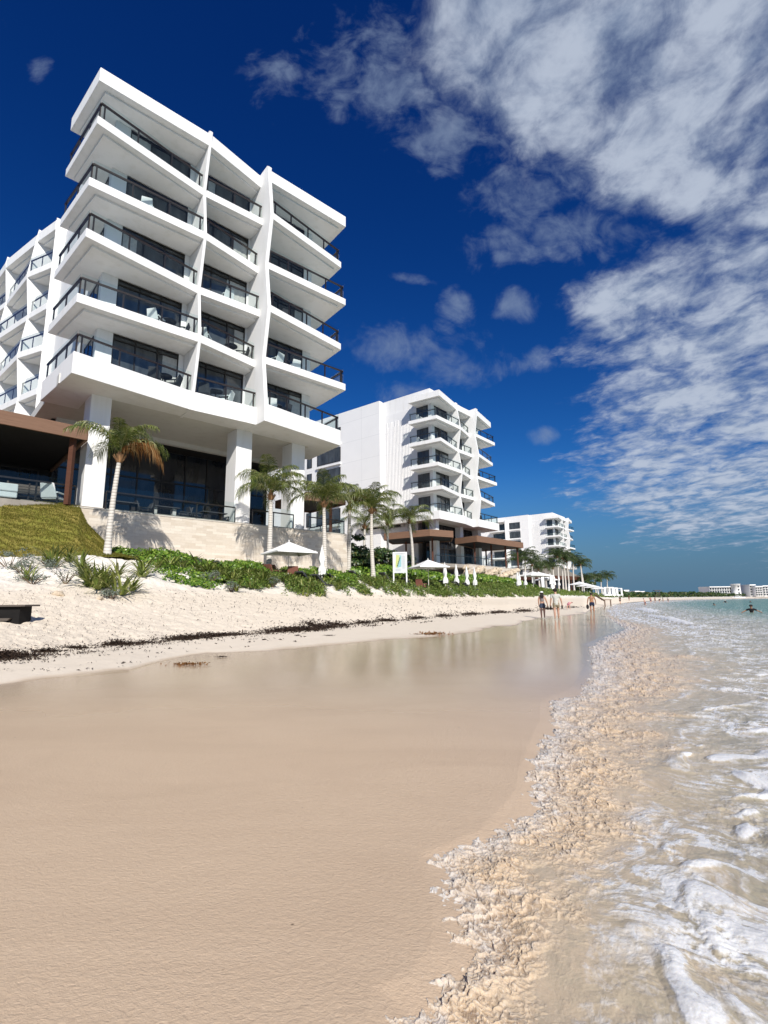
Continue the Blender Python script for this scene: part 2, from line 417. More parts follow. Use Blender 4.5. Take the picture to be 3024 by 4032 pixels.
# ------------------------------------------------------------------ beach
def build_beach():
    tcol = np.concatenate([np.linspace(-1.6, -.8, 60)[:-1], np.linspace(-.8, .8, 820), np.linspace(.8, 1.4, 30)[1:]])
    # rows: roughly even in the picture
    drow = 1 / np.linspace(1 / .9, 1 / 7., 300)
    drow = np.concatenate([[-30, -8, -2, .05, .5], drow, 7 * (60 / 7.) ** (np.linspace(0, 1, 520)[1:]), 60 * (700 / 60.) ** (np.linspace(0, 1, 140)[1:]), [900, 1400, 3000]])
    T, Dm = np.meshgrid(tcol, drow)
    X = T * np.maximum(Dm, .05); 
    back = Dm < .2
    X = np.where(back, T * 40 * np.abs(Dm - .2) / 10 + T * .2, X); Y = Dm.copy()
    z = base_z(X, Y); s, al = sdist(X, Y)
    Dk, Zk = profile(np.clip(X / np.maximum(Y, .05), -1.6, 1.4))
    edge = fbm(X * .35, Y * .35, 3, 4) * 1.2 + fbm(X * 1.7, Y * 1.7, 8, 3) * .18
    dryk = (Y - Dk[0]) / (Dk[1] - Dk[0])           # 0 at the wet line, 1 at the wrack line
    dry = sstep(-.06, .12, dryk + edge * .16)
    dry2 = sstep(.75, 1.3, dryk + edge * .25)
    dune = sstep(0, 1, (Y - Dk[3]) / (Dk[4] - Dk[3])) * (1 - sstep(.9, 1.1, (Y - Dk[5]) / (Dk[6] - Dk[5]) + .9))
    lod = np.clip(12 / np.maximum(Y, 1), .15, 1)
    trample = (fbm(X * 2.3, Y * 2.3, 21, 4, .62) * .085 - np.maximum(0, .22 - billow(X * 2.0, Y * 2.0, 27, 2)) * .22 + ridge(X * 3.1, Y * 3.1, 29, 3) * .03)
    z = z + dry2 * .66 * trample * (.6 + .4 * lod)
    z = z + dune * (fbm(X * .55, Y * .55, 31, 4) * .28 + ridge(X * .9 - Y * .5, Y * .25 + X * .1, 35, 3) * .16 - .1)
    z = z + (1 - dry) * fbm(X * .25, Y * .25, 41, 2) * .008
    z = z + dry * (1 - dry2) * fbm(X * 2.5, Y * 2.5, 44, 3) * .012
    z = z + (1 - dry) * lod * (fbm(X * 26, Y * 40, 51, 3, .6) * .0011) * (1 - sstep(5, 8.5, Y))
    z = np.where(s > 0, z - np.minimum(.9, s * .14), z)
    z = np.where(back & (s <= 0), .05 - .0 * z, z)
    film = (1 - dry) * np.maximum(sstep(3.4, 9.5, Y + edge * .9), sstep(.60, .98, Y / Dk[0] + edge * .03))
    n, m = T.shape; idx = np.arange(n * m).reshape(n, m)
    Fq = np.stack([idx[:-1, :-1], idx[:-1, 1:], idx[1:, 1:], idx[1:, :-1]], -1).reshape(-1, 4)
    V = np.stack([X, Y, z], -1).reshape(-1, 3)
    t = NT('beach_sand'); P = t.n('NewGeometry').outputs['Position']
    dr = t.attr('dry'); d2 = t.attr('dry2'); fl = t.attr('film')
    fine = t.noise(P, 55, 6, .7); mid = t.noise(P, 1.1, 5, .6); big = t.noise(P, .18, 3)
    wet = t.mix(mid, (.565, .415, .280), (.615, .462, .315)); wet = t.mix(t.mapr(fine, .35, .7, 0, .5), wet, (.68, .525, .37))
    wet = t.mix(t.math('MULTIPLY', fl, .6), wet, (.47, .36, .255))
    sk = t.n('Mapping'); t.link(P, sk.inputs[0]); sk.inputs['Scale'].default_value = (.55, 1.6, 1); sk.inputs['Rotation'].default_value = (0, 0, .45)
    wet = t.mix(t.mapr(t.noise(sk.outputs[0], 1.0, 6, .6, .8), .42, .68, 0, .40), wet, (.49, .355, .238))
    damp = t.mix(mid, (.69, .60, .48), (.76, .67, .55))
    dryc = t.mix(big, (.71, .61, .475), (.77, .68, .56)); dryc = t.mix(t.mapr(t.noise(P, 9, 5, .7), .5, .72, 0, .55), dryc, (.60, .50, .39))
    dun = t.attr('dune'); dryc = t.mix(dun, dryc, (.80, .745, .66))
    sp = t.n('TexVoronoi'); t.link(P, sp.inputs[0]); sp.inputs['Scale'].default_value = 9
    spk = t.math('MULTIPLY', t.mapr(sp.outputs[0], .0, .16, 1, 0), t.mapr(t.noise(P, 1.6, 3), .52, .62, 0, 1))
    spk = t.math('MULTIPLY', spk, d2, clamp=True)
    c = t.mix(dr, wet, damp); c = t.mix(d2, c, dryc); c = t.mix(t.math('MULTIPLY', spk, .6), c, (.22, .17, .13))
    # dark grains of shell and weed on the wet sand
    v2 = t.n('TexVoronoi'); t.link(P, v2.inputs[0]); v2.inputs['Scale'].default_value = 4.6; 
    gr = t.math('MULTIPLY', t.mapr(v2.outputs[0], .015, .045, 1, 0), t.mapr(t.noise(P, 3.1, 2), .52, .56, 0, 1), clamp=True)
    c = t.mix(gr, c, (.12, .08, .05))
    r = t.math('MULTIPLY_ADD', dr, .45, .40); r = t.math('MULTIPLY_ADD', fl, -.325, r, clamp=True)
    t.set(Base_Color=c, Roughness=r); t.link(t.math('MULTIPLY_ADD', fl, .32, t.math('MULTIPLY_ADD', dr, -.2, .30)), t.b.inputs['Specular IOR Level'])
    # sand texture: streaked ripples near the swash, fading out where the film of water lies
    stv = t.n('Mapping'); t.link(P, stv.inputs[0]); stv.inputs['Scale'].default_value = (40, 62, 20); stv.inputs['Rotation'].default_value = (0, 0, .25)
    h = t.math('ADD', t.math('MULTIPLY', t.noise(stv.outputs[0], 1.0, 7, .68, .5), .9), t.math('MULTIPLY', t.noise(P, 5, 3), .5))
    h = t.math('ADD', h, t.math('MULTIPLY', t.noise(P, 130, 3, .7), .35))
    h = t.math('ADD', h, t.math('MULTIPLY', t.noise(P, 16, 5, .7), t.math('MULTIPLY', d2, 3.2)))
    st = t.math('MULTIPLY_ADD', fl, -.42, .5, clamp=True)
    t.bump(h, st, .017)
    o = np_mesh('beach', V, Fq, t.m, True, dict(dry=dry.ravel(), dry2=dry2.ravel(), film=film.ravel(), dune=dune.ravel()))
    tag(o, kind='structure')
    return o
beach = build_beach()

# ------------------------------------------------------------------ the sea
def wave_fields(X, Y, s=None, al=None):
    D = np.maximum(np.hypot(X, Y), 1.)
    bw = .26 + .125 * np.minimum(D, 12) - .055 * np.clip(D - 12, 0, 24)      # width of the sandy foam roll
    wob = fbm(al * .9, s * .6 + 3, 61, 3) * .35 + fbm(al * 3.5, s * 3.5, 66, 3) * .12
    return s, al, D, np.maximum(bw, .05) * (1 + wob)
def sea_fields(X, Y, s, al, D, bw):
    """height, colour and frothiness of the water surface"""
    wx = fbm(X * .8, Y * .8, 71, 3); wy = fbm(X * .8, Y * .8, 75, 3)
    q = s / bw
    near = 1 / (1 + (D / 16.) ** 2)
    xr = X * .82 - Y * .57; yr = X * .57 + Y * .82           # across / along the beach
    chop = fbm(xr * 2.2 + wx, yr * 1.1 + wy, 81, 4, .55)
    chop2 = fbm(xr * 9 + wx * 3, yr * 5 + wy * 3, 86, 4, .6)
    chop3 = billow(xr * 5 + wx * 3, yr * 8 + wy * 3, 88, 4, .55) - .42
    swell = np.sin(s * 1.15 + wx * 2.2 + .6 * fbm(al * .12, s * .1, 91, 2)) * np.exp(-((s - 7) / 7.) ** 2)
    swell2 = np.sin(s * .42 + wx * .8) * sstep(6, 22, s)
    z = .035 + sstep(.0, 1.2, q) * .02
    z = z + sstep(.6, 2.5, q) * (chop * (.036 + .03 * sstep(2, 10, s)) + (chop2 * .007 + chop3 * .016 * np.exp(-s / 6.)) * (.3 + .7 * near))
    lump = np.maximum(0, fbm(xr * 3.0 + wx * 1.5, yr * 3.4 + wy * 1.5, 95, 2, .5) - .12)
    z = z + sstep(.9, 1.6, q) * np.exp(-s / 6.) * lump * .085 * (.4 + .6 * near)
    z = z + swell * .05 + swell2 * .035 * np.clip(40 / D, .2, 1)
    def crest(s0, al0, ln, amp, w):
        return amp * np.exp(-((s - s0 - .35 * fbm(al * .5, s * 0 + s0, 97, 2)) / w) ** 2) * np.exp(-((al - al0) / ln) ** 2)
    br = crest(3.2, 75, 9, .16, .5) + crest(6, 55, 8, .10, .6) + crest(4.5, 105, 14, .18, .8) + crest(12, 70, 10, .10, .7) + crest(4, 230, 45, .22, 1.3) + crest(2.2, 40, 6, .09, .35)
    z = z + br
    z = np.where(s < 0, z - .02 - np.minimum(.25, -s * .5), z)
    tex = fbm(xr * 5.5 + wx * 3.0, yr * 2.6 + wy * 3.0, 101, 5, .62)
    tex3 = fbm(xr * 17 + wx * 5, yr * 12 + wy * 5, 111, 4, .65)
    fine = fbm(X * 55, Y * 55, 115, 2) * np.clip(4 / D, 0, 1)
    patch = fbm(xr * .75 + wx * 1.2, yr * .9 + wy * 1.2, 116, 3)
    lace = sstep(.50, .86, ridge(xr * 3.2 + wx * 1.6, yr * 3.8 + wy * 1.6, 106, 5, .66) + tex3 * .26)
    lace2 = sstep(.56, .88, ridge(xr * 1.7 + wx * 1.4, yr * 5.0 + wy * 1.6, 131, 5, .66) + tex3 * .24)
    cloud = sstep(-.02, .46, fbm(xr * 1.25 + wx * 1.8, yr * 2.1 + wy * 1.8, 136, 5, .6) + tex3 * .10)
    sw = np.exp(-np.maximum(s - 1.0, 0) / (3.4 + D * .085)) * sstep(.75, 1.9, q + tex * .8)
    white = np.maximum.reduce([lace * (.30 + .6 * sstep(-.2, .3, patch)) * sw, lace2 * sw * .95 * sstep(-.35, .2, patch), cloud * sw * (.95 + .25 * tex3) * sstep(-.40, .10, patch + chop * .6), sstep(.10, .30, lump * 1.5 + tex3 * .10) * sw * .85])
    white = white * 1.12 + .10 * sw * (1 + tex)
    white = np.maximum(white, sstep(.35, .8, br / .14 + tex * .5) * .95)
    streak = fbm(xr * .9 + wx * .5, yr * .22 + wy * .6, 121, 5, .6)
    farw = sstep(.06, .45, streak) * np.exp(-((s - 5) / 6.) ** 2) * .50 * sstep(4, 12, D)
    white = np.clip(np.maximum(white, farw) * (1 + .35 * fine + .25 * tex3), 0, 1)
    blot = fbm(xr * 1.5 + wx * 2.2, yr * 2.6 + wy * 2.2, 141, 5, .6)
    sand = np.exp(-np.maximum(s - bw, 0) / (.35 + .05 * D)) * (.80 + .5 * tex)
    sand = np.clip(np.maximum(sand, sstep(-.06, .34, blot + tex * .35) * np.exp(-s / (3.0 + D * .1)) * .78), 0, 1)
    deep = sstep(4, 15, s + 3 * streak); deeper = sstep(22, 80, s)
    L = lambda *c: np.array(c)[None, :]
    k = lambda a: a[..., None]
    olive = L(.375, .335, .245); sandc = L(.600, .455, .300); turq = L(.125, .250, .215); far = L(.040, .155, .170); wh = L(.80, .80, .79); grn = L(.40, .395, .325)
    c = olive + (grn - olive) * k(sstep(2, 9, s + 1.5 * streak)); c = c + (turq - c) * k(deep); c = c + (far - c) * k(deeper)
    c = c * (1 + .20 * k(tex))
    return z, np.clip(c, .01, .9), np.clip(sand * (1 + .2 * tex3), 0, 1), white, q
def sea_mat(name):
    """one water material: clear or sandy water, white froth broken up finely, and the crust of sandy foam"""
    t = NT(name); P = t.n('NewGeometry').outputs['Position']
    def col(n): a = t.n('Attribute'); a.attribute_name = n; return a.outputs[0]
    wh = t.attr('white'); sd_ = t.attr('sand'); cr = t.attr('crust')
    mp = t.n('Mapping'); t.link(P, mp.inputs[0]); mp.inputs['Scale'].default_value = (1, .75, 1); mp.inputs['Rotation'].default_value = (0, 0, -.6); Q = mp.outputs[0]
    n1 = t.noise(Q, 6, 6, .62, .6); nA = t.noise(Q, 17, 7, .68, .7); nB = t.noise(P, 95, 4, .7); nC = t.noise(P, 30, 6, .66, 1.2)
    sdf = t.mapr(t.math('ADD', sd_, t.math('MULTIPLY', t.math('SUBTRACT', nA, .5), 1.1)), .10, .95)
    c = t.mix(sdf, col('tint'), t.mix(nB, (.50, .375, .245), (.70, .56, .40)))
    c = t.mix(t.mapr(nA, .52, .75, 0, .35), c, (.24, .205, .135))
    whf = t.mapr(t.math('ADD', wh, t.math('MULTIPLY', t.math('SUBTRACT', nA, .5), 1.25)), .15, .74)
    c = t.mix(whf, c, t.mix(nB, (.58, .57, .545), (.82, .81, .79)))
    fc = t.mix(t.mapr(nC, .45, .36, 0, .75), col('foam'), (.27, .185, .115)); fc = t.mix(t.mapr(nB, .52, .70, 0, .6), fc, (.80, .72, .61))  # shade pockets and pale highlights painted into the foam colour
    c = t.mix(cr, c, fc)
    fr = t.math('MAXIMUM', t.math('MAXIMUM', whf, cr), t.math('MULTIPLY', sdf, .35))
    t.set(Base_Color=c, Roughness=.75); t.b.inputs['Specular IOR Level'].default_value = 0.
    t.link(t.math('MULTIPLY', fr, .45), t.b.inputs['Subsurface Weight']); t.b.inputs['Subsurface Radius'].default_value = (1, .85, .65); t.b.inputs['Subsurface Scale'].default_value = .022
    h = t.math('ADD', t.math('MULTIPLY', n1, .8), t.math('MULTIPLY', nA, t.math('MULTIPLY_ADD', whf, .25, .10)))
    h = t.math('ADD', h, t.math('MULTIPLY', nC, t.math('MULTIPLY', cr, .55))); h = t.math('ADD', h, t.math('MULTIPLY', nB, t.math('MULTIPLY_ADD', fr, .13, .02)))
    nrm = t.bump(h, .38, .045)
    gl = t.n('BsdfGlossy'); gl.inputs[0].default_value = (.95, .97, 1, 1); t.link(t.math('MULTIPLY_ADD', fr, .22, .10), gl.inputs['Roughness']); t.link(nrm, gl.inputs['Normal'])
    fn = t.n('Fresnel'); fn.inputs[0].default_value = 1.33; t.link(nrm, fn.inputs[1])
    ms = t.n('MixShader'); t.link(t.math('MULTIPLY', t.math('MINIMUM', fn.outputs[0], .42), .72), ms.inputs[0]); t.link(t.b.outputs[0], ms.inputs[1]); t.link(gl.outputs[0], ms.inputs[2]); t.link(ms.outputs[0], t.out.inputs[0])
    return t.m
M['sea'] = sea_mat('sea_water')
def build_sea():
    tc = np.concatenate([np.linspace(-.12, .80, 1080), np.linspace(.80, 1.5, 90)[1:]])
    rows = 1 / np.linspace(1 / 1.45, 1 / 60., 900)
    rows = np.concatenate([rows, 60 * (1200 / 60.) ** (np.linspace(0, 1, 160)[1:]), [2000, 5000]])
    T, Y = np.meshgrid(tc, rows); X = T * Y
    n, m = T.shape; idx = np.arange(n * m).reshape(n, m)
    S0, A0 = sdist(X, Y); keep = S0 > -.25
    kq = keep[:-1, :-1] | keep[1:, 1:] | keep[:-1, 1:] | keep[1:, :-1]
    Fq = np.stack([idx[:-1, :-1], idx[:-1, 1:], idx[1:, 1:], idx[1:, :-1]], -1)[kq]
    used = np.zeros(n * m, bool); used[Fq.ravel()] = True; rem = np.cumsum(used) - 1
    X = X.ravel()[used]; Y = Y.ravel()[used]
    s, al, D, bw = wave_fields(X, Y, S0.ravel()[used], A0.ravel()[used])
    z, c, sand, white, q = sea_fields(X, Y, s, al, D, bw)
    V = np.stack([X, Y, z], -1); Fq = rem[Fq]
    # the water beside and behind the photographer, coarser, continuing the same sheet
    xs = np.concatenate([np.linspace(-1.0, 4, 190), 4 * (90 / 4.) ** np.linspace(0, 1, 90)[1:]]); ys = np.concatenate([-3 * (30 / 3.) ** np.linspace(1, 0, 25)[:-1], np.linspace(-3, 1.5, 170), 1.5 * (60 / 1.5) ** np.linspace(0, 1, 90)[1:]])
    X2, Y2 = np.meshgrid(xs, ys); S2, A2 = sdist(X2, Y2); i2 = np.arange(X2.size).reshape(X2.shape)
    ok = (S2 > -.2) & ((Y2 < 1.75) | (X2 > 1.30 * np.maximum(Y2, .01)))
    k2 = ok[:-1, :-1] & ok[1:, 1:] & ok[:-1, 1:] & ok[1:, :-1]
    F2 = np.stack([i2[:-1, :-1], i2[:-1, 1:], i2[1:, 1:], i2[1:, :-1]], -1)[k2]
    x2, y2 = X2.ravel(), Y2.ravel(); f2 = wave_fields(x2, y2, S2.ravel(), A2.ravel()); z2, c2, sa2, w2, _ = sea_fields(x2, y2, *f2)
    Fq = np.concatenate([Fq, F2 + len(V)]); V = np.concatenate([V, np.stack([x2, y2, z2 - .010], -1)])
    c = np.concatenate([c, c2]); sand = np.concatenate([sand, sa2]); white = np.concatenate([white, w2])
    o = np_mesh('sea', V, Fq, M['sea'], True, dict(tint=c, sand=sand, white=white))
    tag(o, kind='structure')
build_sea()

# ------------------------------------------------------------------ the roll of sandy foam along the water's edge
def build_foam():
    """a crust of froth: a height field in (along, across) laid on the water's edge, then pushed about sideways so lumps overhang"""
    tc = np.linspace(-.12, .84, 1400); rows = 1 / np.linspace(1 / 1.5, 1 / 42., 1100)
    T, Y = np.meshgrid(tc, rows); X = T * Y
    n, m = T.shape; idx = np.arange(n * m).reshape(n, m)
    S0, A0 = sdist(X, Y); D0 = np.hypot(X, Y)
    keep = (S0 > -.35 - .02 * D0) & (S0 < (.26 + .125 * np.minimum(D0, 12)) * 3.4 + .3)
    kq = keep[:-1, :-1] & keep[1:, 1:] & keep[:-1, 1:] & keep[1:, :-1]
    Fq = np.stack([idx[:-1, :-1], idx[:-1, 1:], idx[1:, 1:], idx[1:, :-1]], -1)[kq]
    used = np.zeros(n * m, bool); used[Fq.ravel()] = True; rem = np.cumsum(used) - 1
    X = X.ravel()[used]; Y = Y.ravel()[used]
    s, al, D, bw = wave_fields(X, Y, S0.ravel()[used], A0.ravel()[used])
    lip = fbm(X * 5.5, Y * 5.5, 140, 4, .6) * .17 + fbm(X * 16, Y * 16, 146, 3, .6) * .07
    sc = np.clip(D / 4.5, .75, 3.2)                              # lumps merge with distance up the beach
    s2 = s + lip * np.minimum(sc, 1.6) + .05
    zs, cs, sds, whs, q0 = sea_fields(X, Y, s, al, D, bw)
    q = s2 / bw
    def warp2(fr, am, sd):
        return X + fbm(X * fr, Y * fr, sd, 3) * am, Y + fbm(X * fr + 9, Y * fr, sd + 4, 3) * am
    rope = lambda x, y, f, sd, w_: np.exp(-(perlin(x * f, y * f, sd) / w_) ** 2)
    u1, v1 = warp2(8, .085, 151); u2, v2 = warp2(20, .042, 156)
    big = sstep(-.45, .55, fbm(X * 5.5, Y * 5.5, 161, 4))
    r1 = rope(u1, v1, 12, 162, .20); r2 = rope(u2, v2, 27, 163, .22); r3 = rope(u2, v2, 60, 164, .28)
    med = .5 * r1 + .5 * r2
    q2 = q + fbm(X * 2.4, Y * 2.4, 181, 3) * .55
    inn = sstep(.0, .22, q); out = 1 - sstep(.55, 1.35, q2); tail = 1 - sstep(1.5, 2.7, q2)
    env = inn * (out * .86 + .14) * tail
    r0 = rope(X + fbm(X * 3, Y * 3, 195, 2) * .2, Y + fbm(X * 3, Y * 3, 197, 2) * .2, 4.2, 165, .26)
    f1 = np.clip(7 / D, 0, 1); f2 = np.clip(4 / D, 0, 1) ** 1.3; f3 = np.clip(2.6 / D, 0, 1) ** 1.5
    h = env * (.004 + .024 * big * np.clip(.7 + D * .06, .8, 2.) + .034 * r0 * (1 - f1) * (.4 + big) + .011 * r1 * f1 * (.4 + .8 * big) + .0050 * r2 * f2 + .0022 * r3 * f3)
    z = np.where(s > 0, zs, .035) + h - .03 * (1 - inn) - .03 * (1 - tail) - .004
    X2 = X - h * .5 + env * fbm(X * 18, Y * 18, 186, 2) * .012; Y2 = Y + h * .15 + env * fbm(X * 18, Y * 18, 189, 2) * .012
    pale = np.clip(sstep(.72, .05, q + fbm(X * 4, Y * 4, 186, 3) * .3) + sstep(.55, .9, fbm(X * 6, Y * 6, 191, 3) + .33) * .7, 0, 1)
    k = lambda a: a[..., None]
    L = lambda *c: np.array(c)[None, :]
    tan = L(.61, .455, .300) * (1 + .18 * k(med - .4)); gray = L(.60, .56, .51) * (1 + .12 * k(med - .4)); hollow_shade = L(.34, .235, .150)
    c = tan + (gray - tan) * k(pale * .9)
    c = c + (hollow_shade - c) * k(np.clip(sstep(.30, .04, med * (.6 + .5 * big)), 0, 1) * (.45 + .25 * f2))  # hollows between the strands painted darker, partly standing in for shade
    c = np.clip(c, .02, .9); crust = 1 - sstep(.55, 1.40, q2)
    Fq = rem[Fq]; Fq = Fq[(env[Fq] > .003).any(1)]
    used2 = np.zeros(len(X), bool); used2[Fq.ravel()] = True; rem = np.cumsum(used2) - 1
    V = np.stack([X2, Y2, z], -1)[used2]; U2 = lambda a: a[used2]
    o = np_mesh('sea_foam', V, rem[Fq], M['sea'], True, dict(tint=U2(cs), sand=U2(sds), white=U2(whs), foam=U2(c), crust=U2(crust)))
    tag(o, 'roll of sandy tan foam with white froth along the water edge', 'foam', kind='stuff')
build_foam()
# ------------------------------------------------------------------ the three hotel blocks
FH = 3.4
class Hotel:
    def __init__(s, O, th, z1, base, flip, label, near, wing, detail):
        s.root = thing('hotel_building', label, 'hotel', (O[0], O[1], base), PI / 2 - th, 'white hotel blocks along the beach')
        s.z1 = z1 - base; s.base = base; s.flip = flip; s.near = near; s.wing = wing; s.det = detail
        s.z0 = 0.0
        s.O = O; s.th = th
    def odd(s, k): return (k % 2) ^ s.flip
    def zf(s, k): return s.z1 + FH * (k - 1) + (.22 if k == 6 else 0)
    def vLC(s, k): return -.28 if s.odd(k) else .28
    def vF1(s, k): return .60 if s.odd(k) else .08
    def vB2(s, k): return .36 if s.odd(k) else .79
    def vF2(s, k): return -.61 if s.odd(k) else -.10
    def vRC(s, k): return .27 if s.odd(k) else -.28
    def world(s, u, v, z):
        U = (math.sin(s.th), math.cos(s.th)); V = (-math.cos(s.th), math.sin(s.th))
        return Vector((s.O[0] + u * U[0] + v * V[0], s.O[1] + u * U[1] + v * V[1], z + s.base))
    def build(s):
        r = s.root; zf = s.zf; W = M['white']; det = s.det
        thick = lambda k: {6: .88, 1: 1.15}.get(k, .5)
        zr = zf(6)
        # --- main block behind the balconies
        mb = MB()
        mb.prism([(1.4, 2.3), (15.55, 2.3), (15.55, 15), (1.4, 15)], zf(1) - 1.0, zr - .95)
        mb.prism([(1.4, 2.05), (2.22, 2.05), (2.22, 2.3), (1.4, 2.3)], zf(1), zr - .9)           # corner piers and the reveals between the glazing
        mb.prism([(5.9, 2.05), (6.2, 2.05), (6.2, 2.3), (5.9, 2.3)], zf(1), zr - .9)
        mb.prism([(10.2, 2.05), (10.6, 2.05), (10.6, 2.3), (10.2, 2.3)], zf(1), zr - .9)
        mb.prism([(14.86, 2.05), (15.55, 2.05), (15.55, 2.3), (14.86, 2.3)], zf(1), zr - .9)
        mb.build('wall', M['panel'] if not s.near else W, r)
        MB().prism([(1.55, 2.3), (15.4, 2.3), (15.4, 14.9), (1.55, 14.9)], zr - .9, zr + 1.45).build('parapet', W, r)
        # --- roof slab with its saw-tooth edge
        def bay_polys(k, back=2.04):
            f1, f2 = 6.3, 10.43
            lw, rw = 4.8, 4.8
            return [[(-.44, lw), (0, s.vLC(k)), (f1 - .09, s.vF1(k)), (f1 - .09, back), (1.41 if k < 6 else 1.41, back), (1.41, lw)],
                    [(f1 + .09, s.vF1(k)), (f2 - .13, s.vB2(k)), (f2 - .13, back), (f1 + .09, back)],
                    [(f2 + .13, s.vF2(k)), (17.06, s.vRC(k)), (17.5, rw), (15.54, rw), (15.54, back), (f2 + .13, back)]]
        def inset(poly, k, bay):
            d = .42
            if bay == 0: return [(poly[0][0] + d, poly[0][1] - .3), (poly[1][0] + d, poly[1][1] + d), (poly[2][0], poly[2][1] + d), poly[3], poly[4], (poly[5][0], poly[5][1] - .3)]
            if bay == 1: return [(poly[0][0], poly[0][1] + d), (poly[1][0], poly[1][1] + d), poly[2], poly[3]]
            return [(poly[0][0], poly[0][1] + d), (poly[1][0] - d, poly[1][1] + d), (poly[2][0] - d, poly[2][1] - .3), (poly[3][0], poly[3][1] - .3), poly[4], poly[5]]
        mb = MB()
        for b, p in enumerate(bay_polys(6)):
            mb.prism(p, zr - .88, zr); mb.prism(inset(p, 6, b), zr - 1.02, zr - .878)
        mb.build('roof', W, r, .02 if s.near else 0)
        # --- fins between the bays, their front edge zig-zagging floor by floor
        for fu, wd, vf in ((6.3, .085, s.vF1), (10.43, .125, s.vF2)):
            out = [(fu - wd, 2.2, zf(1) - 1.17)]
            out.append((fu - wd, vf(1) - .07, zf(1) - 1.17)); out.append((fu - wd, vf(1) - .07, zf(1) - .3))
            for k in range(2, 7): out.append((fu - wd, vf(k) - .07, zf(k) - .25))
            out.append((fu - wd, vf(6) - .12, zr + .12)); out.append((fu - wd, vf(6) + .1, zr + .30)); out.append((fu - wd, 2.2, zr + .05))
            MB().sheet(out, (2 * wd, 0, 0)).build('fin', W, r, .015 if s.near else 0)
        # --- balconies
        for k in range(1, 6):
            z = zf(k); th = thick(k)
            polys = bay_polys(k)
            for b, p in enumerate(polys):
                mb = MB(); mb.prism(p, z - th, z)
                if k > 1: mb.prism(inset(p, k, b), z - th - .14, z - th + .002)
                bal = mb.build('balcony', W, r, .018 if s.near else 0)
                # balustrade: brown rail on posts, glass standing a little above it
                i = .15
                if b == 0: line = [(p[0][0] + i, p[0][1] - .1), (p[1][0] + i, p[1][1] + i), (p[2][0] - .03, p[2][1] + i)]
                elif b == 1: line = [(p[0][0] + .03, p[0][1] + i), (p[1][0] - .03, p[1][1] + i)]
                else: line = [(p[0][0] + .03, p[0][1] + i), (p[1][0] - i, p[1][1] + i), (p[2][0] - i, p[2][1] - .1)]
                rl = MB(); gl = MB()
                for (ax, ay), (bx, by) in zip(line[:-1], line[1:]):
                    rl.bar((ax, ay, z + .98), (bx, by, z + .98), .11, .085)
                    L = math.hypot(bx - ax, by - ay); n = max(1, round(L / 1.75)) if s.near else max(1, round(L / 1.9))
                    for q in range(n + 1):
                        f = min(max(q / n, .03), .97)
                        rl.bar((ax + (bx - ax) * f, ay + (by - ay) * f, z), (ax + (bx - ax) * f, ay + (by - ay) * f, z + .95), .075, .075)
                    nx, ny = (by - ay) / L, -(bx - ax) / L
                    if ny > 0 and b != 2: nx, ny = -nx, -ny
                    o = .055
                    gl.add([(ax + nx * o, ay + ny * o, z + .04), (bx + nx * o, by + ny * o, z + .04), (bx + nx * o, by + ny * o, z + 1.2), (ax + nx * o, ay + ny * o, z + 1.2)], [(0, 1, 2, 3)])
                rl.build('railing', M['rail'] if s.near else M['frame'], bal); gl.build('glass_panel', M['glass'], bal)
            # --- glazing
            for (u0, u1, nm) in ((2.22, 5.9, 3), (6.42, 10.2, 3), (10.62, 14.86, 4)):
                top = z + FH - .5 - .14 if k < 5 else zr - 1.02
                h1 = z + 2.45
                fr = MB()
                for q in range(nm + 1):
                    u = u0 + (u1 - u0) * q / nm; u = min(max(u, u0 + .035), u1 - .035); fr.box((u - .035, 2.10, z), (u + .035, 2.2, top))
                fr.box((u0, 2.11, h1 - .035), (u1, 2.19, h1 + .035)); fr.box((u0, 2.11, z), (u1, 2.19, z + .08)); fr.box((u0, 2.11, top - .08), (u1, 2.19, top))
                f = fr.build('window', M['frame'], r)
                pn = MB()
                for q in range(nm):
                    a = u0 + (u1 - u0) * q / nm; b_ = u0 + (u1 - u0) * (q + 1) / nm; j = random.uniform(-.006, .006)
                    for (za, zb) in ((z + .03, h1), (h1, top)):
                        pn.add([(a, 2.17 + j, za), (b_, 2.17 - j, za), (b_, 2.17 - j * 2, zb), (a, 2.17 + j * 2, zb)], [(0, 1, 2, 3)])
                pn.build('pane', M['pane'], f)
                if random.random() < .75:
                    cu = MB(); side = random.random() < .5; wdt = random.uniform(.5, 1.5); n = int(wdt / .09)
                    ua = u0 + .05 if side else u1 - .05 - wdt
                    pts = [(ua + wdt * q / n, 2.145 + .012 * math.sin(q * 1.9)) for q in range(n + 1)]
                    cu.add([(x, y, z + .05) for x, y in pts] + [(x, y, h1 - .03) for x, y in pts], [(q, q + 1, n + 2 + q, n + 1 + q) for q in range(n)], True)
                    cu.build('curtain', M['curtain'], f)
            if True:     # glazed door on the side of the corner room
                fr = MB(); 
                for v in (2.62, 3.6, 4.56): fr.box((1.36, v - .035, z), (1.44, v + .035, z + 2.5))
                fr.box((1.36, 2.6, z + 2.44), (1.44, 4.58, z + 2.5))
                f = fr.build('window', M['frame'], r)
                MB().add([(1.385, 2.6, z), (1.385, 4.58, z), (1.385, 4.58, z + 2.47), (1.385, 2.6, z + 2.47)], [(0, 3, 2, 1)]).build('pane', M['pane'], f)
        # --- the ground floor: soffit, columns, dark glazed lobby
        zt = s.zt
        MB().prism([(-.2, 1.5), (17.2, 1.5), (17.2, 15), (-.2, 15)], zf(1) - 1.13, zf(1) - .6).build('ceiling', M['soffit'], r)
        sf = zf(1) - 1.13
        MB().box((.8, 7.1, sf - .28), (16, 7.45, sf + .01)).build('beam', M['soffit'], r)
